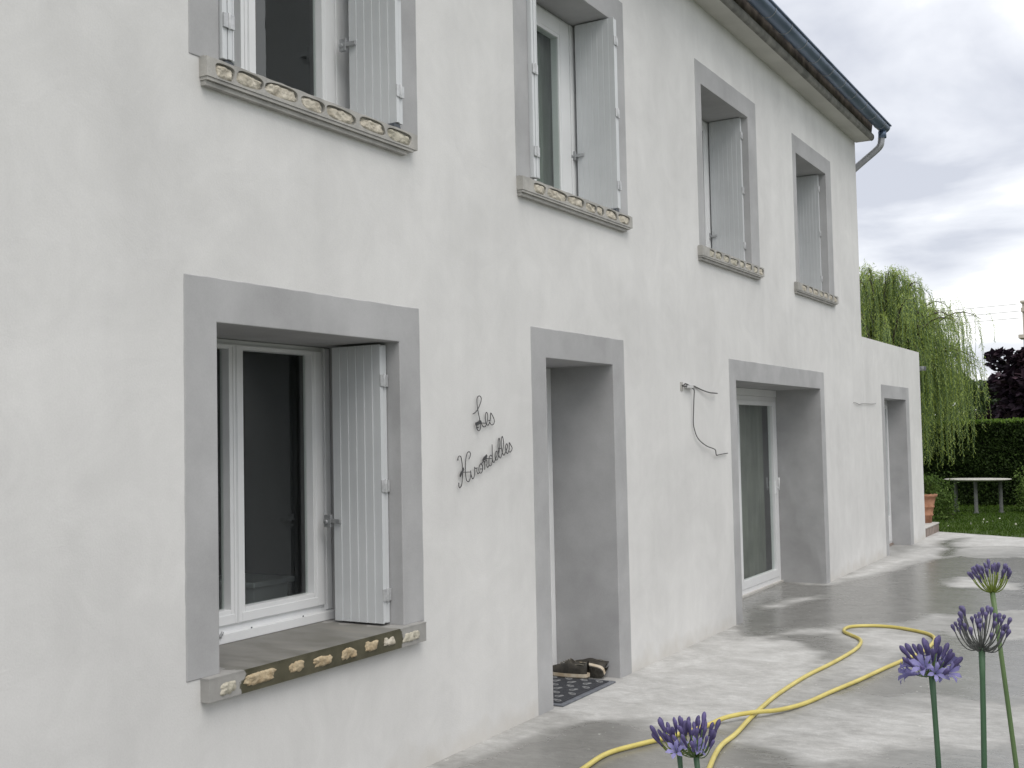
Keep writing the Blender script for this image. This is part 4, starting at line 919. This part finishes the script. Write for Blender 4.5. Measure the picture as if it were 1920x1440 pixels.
# ------------------------------------------------------------------ agapanthus
def bez(p0, p1, p2, n=7):
    return [p0*(1-t)**2+p1*2*t*(1-t)+p2*t*t for t in np.linspace(0, 1, n)]
def bud_mesh(nm, ln, r, mat):
    m = MB(); prof = [(0.28, 0.0), (0.42, 0.12), (0.62, 0.35), (0.9, 0.6), (1.0, 0.74), (0.8, 0.88), (0.42, 0.97), (0.08, 1.0)]
    m.lathe([(r*a, ln*b) for a, b in prof], (0, 0, 0), 8); ob = m.build(nm, mat); me = ob.data; bpy.data.objects.remove(ob); return me
BM_LONG = bud_mesh('flower_bud', 0.030, 0.0042, BUD); BM_MID = bud_mesh('flower_bud', 0.023, 0.0040, BUDD); BM_SHORT = bud_mesh('flower_bud', 0.016, 0.0038, BUDD)
def floret_mesh():
    m = MB(); n = 6
    vs = []; fs = []
    for k in range(n):
        a = 2*math.pi*k/n; da = 0.42
        def P(r, z, t): return (r*math.cos(a+t), r*math.sin(a+t), z)
        rows = [[P(.0022, 0, -da), P(.0022, 0, 0), P(.0022, 0, da)], [P(.0042, .012, -da), P(.0046, .012, 0), P(.0042, .012, da)],
                [P(.009, .022, -da*1.1), P(.0095, .023, 0), P(.009, .022, da*1.1)], [P(.0165, .029, -da*.8), P(.018, .0305, 0), P(.0165, .029, da*.8)], [P(.0235, .029, -.04), P(.0245, .0285, 0), P(.0235, .029, .04)]]
        o = len(vs)
        for r in rows: vs += r
        for i in range(len(rows)-1):
            for j in range(2): b = o+i*3+j; fs.append((b, b+1, b+4, b+3))
    m.add(vs, fs, True); ob = m.build('floret', PETAL); me = ob.data; bpy.data.objects.remove(ob); return me
FLORET = floret_mesh()
def agapanthus(label, base, head, mid, r0, r1, nst, spread, rad, bud, pedi, stem_mat, droop=0.25, florets=0.0, seed=1, upbias=0.55, budscale=1.0, side=None):
    rs = random.Random(seed)
    root = empty('agapanthus', base); tag(root, label, 'flower', 'violet agapanthus flowers in front of the terrace')
    B, Hh, Md = Vector(base), Vector(head), Vector(mid)
    pts = bez(B, Md, Hh, 14); rr = [r0+(r1-r0)*i/13 for i in range(14)]; rr[-1] *= 1.25
    par(MB().tube(pts, r0, 12, radii=rr).build('stem', stem_mat), root)
    axis = (pts[-1]-pts[-2]).normalized()
    q = Vector((0, 0, 1)).rotation_difference(axis)
    ga = math.pi*(3-math.sqrt(5))
    for i in range(nst):
        fr = (i+0.5)/nst
        th = spread*math.sqrt(fr)*(0.92+0.16*rs.random()); ph = i*ga+rs.uniform(-.25, .25)
        d0 = Vector((math.sin(th)*math.cos(ph), math.sin(th)*math.sin(ph), math.cos(th)))
        ln = rad*(0.78+0.34*rs.random())*(1.0 if th < 1.2 else 0.92)
        lift = upbias*ln*max(0, math.sin(th))
        p0 = Hh; p1 = Hh+q @ (d0*ln*0.62+Vector((0, 0, -droop*ln*math.sin(th)))); p2 = Hh+q @ (d0*ln+Vector((0, 0, lift*0.6)))
        path = bez(p0, p1, p2, 7)
        isf = fr > 0.42 and rs.random() < florets*(0.5+0.7*fr)
        if isf: path = path[:6]
        ped = par(MB().tube(path, .0013, 5, radii=[.0016, .0013, .0012, .0012, .0012, .0013, .0015][:len(path)]).build('flower_stalk', pedi), root)
        d = (path[-1]-path[-2]).normalized()
        if isf: d = (d+Vector((0, 0, -0.25))).normalized()
        ob = bpy.data.objects.new('floret' if isf else 'flower_bud', FLORET if isf else bud); COL.objects.link(ob)
        ob.parent = ped; sc3 = rs.uniform(.82, 1.15)*(budscale if not isf else 1.0)
        ob.matrix_basis = Matrix.Translation(path[-1]) @ d.to_track_quat('Z', 'Y').to_matrix().to_4x4() @ Matrix.Rotation(rs.uniform(0, 6.3), 4, 'Z') @ Matrix.Scale(sc3, 4)
    return root
agapanthus('violet agapanthus with many open trumpet florets on a straight dark stem', (2.91, 2.6, 0.05), (2.886, 2.6, 1.130), (2.903, 2.6, 0.7), .0066, .0056, 33, 1.66, 0.042, BM_LONG, PEDI, STEMG, 0.10, 0.62, 11, 0.30, 1.3)
agapanthus('agapanthus with closed dark violet buds on widely curving stalks, right of the open bloom', (2.955, 2.6, 0.05), (2.9885, 2.6, 1.198), (2.984, 2.6, 0.80), .0066, .0056, 40, 1.68, 0.055, BM_SHORT, PEDID, STEMG, 0.42, 0.0, 23, 1.0, 1.2)
agapanthus('tallest agapanthus, lime green centre with slim upright dark buds', (3.06, 3.0, 0.05), (2.960, 3.0, 1.262), (3.015, 3.0, 0.70), .0064, .0052, 30, 1.30, 0.046, BM_MID, PEDIY, STEMY, 0.30, 0.0, 31, 0.7)
agapanthus('left of two neighbouring agapanthus at the bottom edge, long violet buds leaning left', (2.36, 2.6, 0.05), (2.300, 2.6, 0.897), (2.322, 2.6, 0.6), .0062, .0054, 27, 1.60, 0.051, BM_LONG, PEDIY, STEMG, 0.22, 0.14, 47, 0.65, 1.25)
agapanthus('right of two neighbouring agapanthus at the bottom edge, tall violet buds standing upright', (2.42, 2.58, 0.05), (2.351, 2.58, 0.900), (2.375, 2.58, 0.6), .0068, .0058, 27, 1.50, 0.050, BM_LONG, PEDI, STEMG, 0.22, 0.12, 59, 0.65, 1.25)
# strap leaves at the foot of the plants
lv = []; nlv = 0
Cc = []; Aa = []; Bb = []
for bx, by in ((2.9, 2.55), (3.0, 2.75), (2.4, 2.5), (3.1, 2.95)):
    for k in range(26):
        a = rng.uniform(0, 2*math.pi); ln = rng.uniform(0.25, 0.42); prev = np.array([bx, by, 0.06]); el = R(75)
        for s in range(6):
            d = np.array([math.cos(a)*math.cos(el), math.sin(a)*math.cos(el), math.sin(el)]); nxt = prev+d*ln/6
            Cc.append((prev+nxt)/2); Aa.append((nxt-prev)*0.56); Bb.append(np.array([-math.sin(a), math.cos(a), 0])*0.011*(1-s/7)); prev = nxt; el -= R(24)
o = quads('agapanthus_leaves', STRAP, np.array(Cc), np.array(Aa), np.array(Bb), rng.uniform(0, 1, len(Cc)), shape='q')
tag(o, 'clumps of green strap leaves at the foot of the agapanthus stems', 'leaves', kind='stuff')

# ------------------------------------------------------------------ garden behind the terrace
st = empty('garden_step', (-0.6, 19.0, 0)); tag(st, 'low step with brownish side at the far corner of the annex', 'step')
par(MB().box(-1.6, -0.03, 18.45, 19.60, -0.05, 0.125).build('side', STEPSIDE, None, 0.008), st)
par(MB().box(-1.6, -0.022, 18.44, 19.61, 0.1255, 0.150).build('tread', STEPTOP, None, 0.008), st)
# terracotta pot
pc = (-0.262, 19.46, 0.152)
pot = empty('flower_pot', pc); tag(pot, 'tall terracotta pot with raised bands standing on the step by the annex corner', 'pot')
prf = [(0.150, 0.0), (0.158, 0.10), (0.178, 0.118), (0.178, 0.135), (0.168, 0.145), (0.185, 0.235), (0.20, 0.25), (0.20, 0.268), (0.190, 0.278), (0.212, 0.36), (0.218, 0.40), (0.222, 0.405), (0.245, 0.42), (0.25, 0.45), (0.245, 0.458), (0.225, 0.460), (0.21, 0.44)]
par(MB().lathe(prf, pc, 36).build('pot_body', TERRA), pot)
par(MB().lathe([(0.208, 0.42), (0.19, 0.435), (0.05, 0.44)], pc, 24).build('potting_soil', SOIL), pot)
def foliage(name, mat, c, rad, n, ln, wd, label, cat, clumps=14, seed=3, stem=True, group=None):
    r2 = np.random.default_rng(seed); root = empty(name, (c[0], c[1], c[2])); tag(root, label, cat, group)
    cc = r2.normal(size=(clumps, 3)); cc /= np.linalg.norm(cc, axis=1, keepdims=True); cc *= r2.uniform(0.35, 0.95, (clumps, 1)); cc = cc*np.array(rad)
    cc[:, 2] = np.abs(cc[:, 2])*1.0
    k = r2.integers(0, clumps, n); C = np.array(c)+cc[k]+r2.normal(size=(n, 3))*np.array(rad)*0.24
    C[:, 2] = np.maximum(C[:, 2], c[2]+0.02)
    a, b = leaf_axes(n, ln, wd, 0.4)
    ob = quads('foliage', mat, C, a, b, r2.uniform(0, .8, n)+0.25*(k % 3-1)); par(ob, root)
    if stem:
        m = MB()
        for q in range(min(clumps, 8)):
            m.tube(bez(Vector(c), Vector(c)+Vector(cc[q])*0.4+Vector((0, 0, .1)), Vector(c)+Vector(cc[q]), 5), .008, 5)
        par(m.build('stem', BARK), root)
    return root
foliage('potted_shrub', SHRUB, (-0.30, 19.46, 0.60), (0.30, 0.28, 0.30), 1900, 0.026, 0.013, 'bushy light green plant growing out of the terracotta pot', 'shrub', 16, 5)
foliage('flowering_shrub', SHRUB, (-0.42, 22.2, 0.05), (0.36, 0.35, 0.70), 2000, 0.028, 0.014, 'loose shrub with pale tips between the terracotta pot and the garden table', 'shrub', 18, 8)
foliage('round_shrub', SHRUB, (1.05, 24.6, 0.1), (0.42, 0.5, 1.05), 3600, 0.030, 0.017, 'light green shrub at the right edge, right of the garden table', 'shrub', 20, 12)
# stone table
tb = empty('garden_table', (-0.04, 24.0, 0)); tag(tb, 'pale stone garden table with thin oval top on grey legs beside the hedge', 'table')
top = MB(); vs = []; prof = [(0.42, 0.628), (0.56, 0.640), (0.615, 0.652), (0.62, 0.664), (0.60, 0.672), (0.05, 0.676)]
tm = MB().lathe(prof, (0, 0, 0), 40); tm.v = [(-0.04+x*1.0, 24.0+y*0.62, z) for x, y, z in tm.v]
par(tm.build('table_top', TABLE), tb)
for (x, y) in ((-0.46, 24.08), (-0.05, 23.78), (0.365, 24.05)):
    par(MB().lathe([(0.052, -0.02), (0.052, 0.03), (0.036, 0.045), (0.034, 0.60), (0.05, 0.627)], (x, y, 0), 14).build('leg', TABLELEG), tb)
# hedge: dark core with leaf shell
hg = empty('hedge', (4, 26.9, 0)); tag(hg, 'tall clipped dark green hedge closing the lawn behind the garden table', 'hedge')
HX0, HX1, HY0, HY1, HZ = -7.0, 14.0, 26.3, 27.5, 1.80
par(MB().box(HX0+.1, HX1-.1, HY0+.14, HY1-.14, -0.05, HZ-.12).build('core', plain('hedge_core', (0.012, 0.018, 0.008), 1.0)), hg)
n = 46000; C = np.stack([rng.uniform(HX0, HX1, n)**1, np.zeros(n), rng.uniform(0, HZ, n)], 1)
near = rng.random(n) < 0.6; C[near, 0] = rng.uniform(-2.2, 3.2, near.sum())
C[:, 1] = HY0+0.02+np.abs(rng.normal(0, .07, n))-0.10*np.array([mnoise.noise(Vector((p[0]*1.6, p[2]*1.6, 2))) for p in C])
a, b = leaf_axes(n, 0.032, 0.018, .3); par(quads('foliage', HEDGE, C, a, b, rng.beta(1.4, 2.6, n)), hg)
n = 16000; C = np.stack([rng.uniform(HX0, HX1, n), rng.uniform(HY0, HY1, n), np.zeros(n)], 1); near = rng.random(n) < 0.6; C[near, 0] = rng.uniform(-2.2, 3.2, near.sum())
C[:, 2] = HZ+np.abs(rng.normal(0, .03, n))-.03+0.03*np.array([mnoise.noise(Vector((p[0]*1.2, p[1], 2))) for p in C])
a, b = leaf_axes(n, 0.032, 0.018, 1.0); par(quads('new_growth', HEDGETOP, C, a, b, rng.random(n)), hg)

# ---- weeping willow
def willow():
    c = Vector((-1.95, 24.9, 0)); root = empty('weeping_willow', c); tag(root, 'pale green weeping willow with trailing fronds rising behind the annex', 'tree')
    t = MB(); t.tube(catmull([c, c+Vector((.05, 0, .9)), c+Vector((-.05, .05, 1.9)), c+Vector((0, 0, 2.7))], 4), .16, 12, radii=None)
    par(t.build('trunk', BARK), root)
    rs = np.random.default_rng(21)
    tops = []     # arcs: end points of the arching limbs
    limbs = []
    spec = [(0.35, 5.15), (-0.3, 5.25), (0.75, 4.95), (1.15, 4.35), (1.45, 4.25), (1.85, 3.55), (2.15, 3.25), (2.0, 3.1), (1.7, 3.9), (1.2, 4.3), (-1.0, 4.9), (-1.6, 4.4), (0.0, 5.0), (0.6, 4.6), (1.0, 3.9), (1.4, 3.5), (1.75, 3.1)]
    for i in range(92):
        if i < len(spec)*3:
            r_, zt = spec[i % len(spec)]; az = rs.normal(0, .40) if r_ > 0 else math.pi+rs.normal(0, .5); r_ = abs(r_)*rs.uniform(.85, 1.05)*(.88 if r_ > 1.6 else 1); zt = zt*rs.uniform(.95, 1.0)
        else:
            az = rs.uniform(0, 2*math.pi); r_ = rs.uniform(0.3, 2.2); zt = 5.15-0.42*r_**1.5*rs.uniform(.8, 1.2)
        p0 = c+Vector((0, 0, rs.uniform(1.8, 2.7))); e = c+Vector((math.cos(az)*r_, math.sin(az)*r_, zt-.22))
        p1 = c+Vector((math.cos(az)*r_*0.55, math.sin(az)*r_*0.55, zt+0.55))
        path = bez(p0, p1, e, 12); limbs.append((path, az))
    bm = MB()
    for path, az in limbs: bm.tube(path, .02, 5, radii=[.036-.0029*i for i in range(12)])
    C = []; A = []; B = []; T = []; tw = MB()
    for path, az in limbs:
        for s in range(25):
            k = rs.integers(3, 12); o = path[k]+Vector(rs.normal(0, .07, 3)); ph = az+rs.normal(0, .9)
            tone = rs.uniform(-.25, .25)
            out = rs.uniform(.10, .38) if k > 8 else rs.uniform(.05, .25); L_ = rs.uniform(.5, 1.5)
            if rs.random() < .32: L_ = rs.uniform(1.5, 3.0)
            L_ = min(L_, max(.3, o.z-0.65-0.35*abs(rs.normal())))
            if o.x > c.x+1.7: L_ = min(L_, 1.25)
            # strand: short outward arc, then hanging
            up = rs.uniform(.03, .2); pts = []
            sway = rs.normal(0, .05)
            for q in np.linspace(0, 1, 12):
                h = out*(1-math.exp(-3.5*q)); dz = up*math.sin(min(1, q*5)*math.pi/2)*math.exp(-3*q)*1.5-L_*max(0, q-.08)
                pts.append(o+Vector((math.cos(ph)*h+sway*q*q, math.sin(ph)*h, dz)))
            tw.tube(pts[::2]+[pts[-1]], .004, 3, caps=False)
            m_ = int(10+L_*18)
            for u in np.linspace(0.04, 1, m_):
                f = u*11; i0 = min(int(f), 10); p = pts[i0].lerp(pts[i0+1], f-i0)
                d = (pts[i0+1]-pts[i0]).normalized(); sd = Vector(rs.normal(0, 1, 3)); sd = (sd-d*sd.dot(d)).normalized()
                ax = (d*0.75+sd*0.65).normalized()
                ln = rs.uniform(.024, .045); w = ax.cross(Vector(rs.normal(0, 1, 3))).normalized()
                C.append(p+ax*ln); A.append(ax*ln); B.append(w*rs.uniform(.0055, .0085)); T.append(.5+tone+rs.normal(0, .15))
    par(bm.build('limbs', BARK), root); par(tw.build('twigs', STEMY), root)
    par(quads('crown', WILLOW, np.array(C), np.array(A), np.array(B), np.array(T)), root)
willow()

# ---- broadleaf trees made of leaf clumps
def tree(label, name, c, trunk_h, rad, n, ln, wd, mat, seed, clumps=40, cat='tree', zc=None, group=None):
    r2 = np.random.default_rng(seed); root = empty(name, c); tag(root, label, cat, group)
    c = np.array(c); ctr = c+np.array([0, 0, zc if zc else trunk_h+rad[2]*0.8])
    m = MB(); m.tube([Vector(c), Vector(c+[0.05, 0, trunk_h*.6]), Vector(ctr)], .1, 10, radii=[.05*rad[0]+.03, .04*rad[0]+.02, .03]); 
    u = r2.normal(size=(clumps, 3)); u /= np.linalg.norm(u, axis=1, keepdims=True); cc = ctr+u*np.array(rad)*r2.uniform(.45, 1.0, (clumps, 1))
    cr_ = r2.uniform(.16, .32, clumps)*np.mean(rad)
    for q in range(clumps): m.tube(bez(Vector(c+[0, 0, trunk_h]), Vector((c+[0, 0, trunk_h])*.5+cc[q]*.5+[0, 0, .15]), Vector(cc[q]), 5), .02, 5, radii=[.05, .04, .03, .02, .01])
    par(m.build('trunk', BARK), root)
    k = r2.integers(0, clumps, n); d = r2.normal(size=(n, 3)); d /= np.linalg.norm(d, axis=1, keepdims=True)
    C = cc[k]+d*(cr_[k]*r2.uniform(.35, 1, n)**.5)[:, None]*np.array([1.15, 1.15, .7])
    a = d*np.array([1, 1, .35])+r2.normal(size=(n, 3))*.5; a /= np.linalg.norm(a, axis=1, keepdims=True)
    b = np.cross(a, np.array([0, 0, 1.0])+r2.normal(size=(n, 3))*.4); b /= np.linalg.norm(b, axis=1, keepdims=True); s = r2.uniform(.7, 1.25, (n, 1))
    tone = r2.uniform(-.2, .2, clumps)[k]
    par(quads('crown', mat, C, a*ln*s, b*wd*s, r2.beta(2, 2, n)+tone), root)
    return root
tree('dark purple leaved tree at the right edge beyond the hedge', 'purple_tree', (0.88, 32.5, -0.05), 1.2, (2.15, 1.9, 1.75), 7500, .125, .085, PURPLE, 5, 46, zc=2.75)
for i, (x, y, r_, h, lab) in enumerate([(-6.5, 46, 2.6, 3.6, 'far dark green tree beyond the hedge, behind the willow fronds'), (-2.6, 44, 2.2, 2.6, 'far dark green tree beyond the hedge, between willow and purple tree'),
                                        (6.5, 38, 2.6, 5.2, 'green garden tree beyond the hedge, far to the right of the purple tree'), (11.5, 36, 2.8, 5.6, 'outermost green garden tree right of the terrace')]):
    tree(lab, 'garden_tree', (x, y, -.05), 0.6, (r_, r_, h/2), 5200, .10, .06, WOODS, 30+i, 40, zc=h/2+.1, group='green trees beyond the hedge')
for i, (x, y, r_, h) in enumerate([(10.5, 3.5, 2.2, 4.6), (11.5, 8.5, 2.4, 5.0), (10.8, 13.5, 2.2, 4.4), (11.6, 18.5, 2.4, 5.2)]):
    tree('green garden tree standing along the open side of the terrace', 'garden_tree', (x, y, -.05), 1.0 if i > 3 else .5, (r_, r_, h/2), 4200, .17, .10, WOODS, 60+i, 44, zc=h/2+(.9 if i > 3 else .1), group='green trees along the open side of the terrace')
for i, (x, y) in enumerate([(3.0, 24.6), (4.7, 24.9), (6.5, 24.4)]):
    foliage('garden_bush', SHRUB, (x, y, 0), (.85, .6, 2.1), 2600, .05, .03, 'light green garden bush in front of the hedge, right of the table', 'bush', 18, 70+i, True, 'light green bushes in front of the hedge')
# far wood
n = 26000; xs1 = rng.uniform(-45, 60, n); hgt = 4.6+1.7*np.array([mnoise.fractal(Vector((x*.16, 3, 0)), .8, 2, 4) for x in xs1])
C = np.stack([xs1, 78+rng.normal(0, 1.6, n), hgt*rng.uniform(0, 1, n)**.65], 1)
a, b = leaf_axes(n, .34, .22, .2)
fw = quads('far_wood', WOODS, C, a, b, rng.beta(2, 2.5, n)); tag(fw, 'distant dark wood closing the view behind hedge and willow', 'wood', kind='stuff')
# neighbour's house and the overhead wires
nb = empty('neighbour_house', (3.0, 52, 0)); tag(nb, 'beige neighbouring house with tall chimney half hidden at the right edge', 'house')
par(MB().box(-1.6, 8, 50.4, 58, -.1, 4.3).build('wall', NEIGH), nb)
par(MB().prism([(50.0, 4.25), (54.2, 6.0), (58.4, 4.25), (58.4, 4.1), (50.0, 4.1)], 'x', -1.8, 8.2).build('roof', NEIGHROOF), nb)
chm = MB().box(-1.75, -0.85, 49.6, 50.35, -.1, 6.62); chim = par(chm.build('chimney', NEIGH), nb)
for (x0, x1, y0, y1, z0, z1, nm) in ((-1.81, -.78, 49.5, 50.42, 6.62, 6.70, 'chimney_cap'), (-1.795, -.795, 49.53, 50.38, 6.26, 6.42, 'chimney_band'), (-1.91, -.68, 49.4, 50.5, 5.20, 5.34, 'chimney_ledge')):
    o = MB().box(x0, x1, y0, y1, z0, z1).build(nm, NEIGH); o.parent = chim
for z, lab in ((6.62, 'top'), (6.33, 'middle'), (6.05, 'bottom')):
    p = MB(); pts = []
    for q in np.linspace(0, 1, 20): pts.append((-1.9-38*q, 50+6*q, z+0.75*q-1.2*q*(1-q)))
    p.tube(pts, .011, 5); tag(p.build('overhead_wire', CABLE_L), {'top': 'topmost', 'middle': 'middle', 'bottom': 'lowest'}[lab]+' of three thin overhead wires crossing the sky to the chimney', 'wire', 'overhead wires')
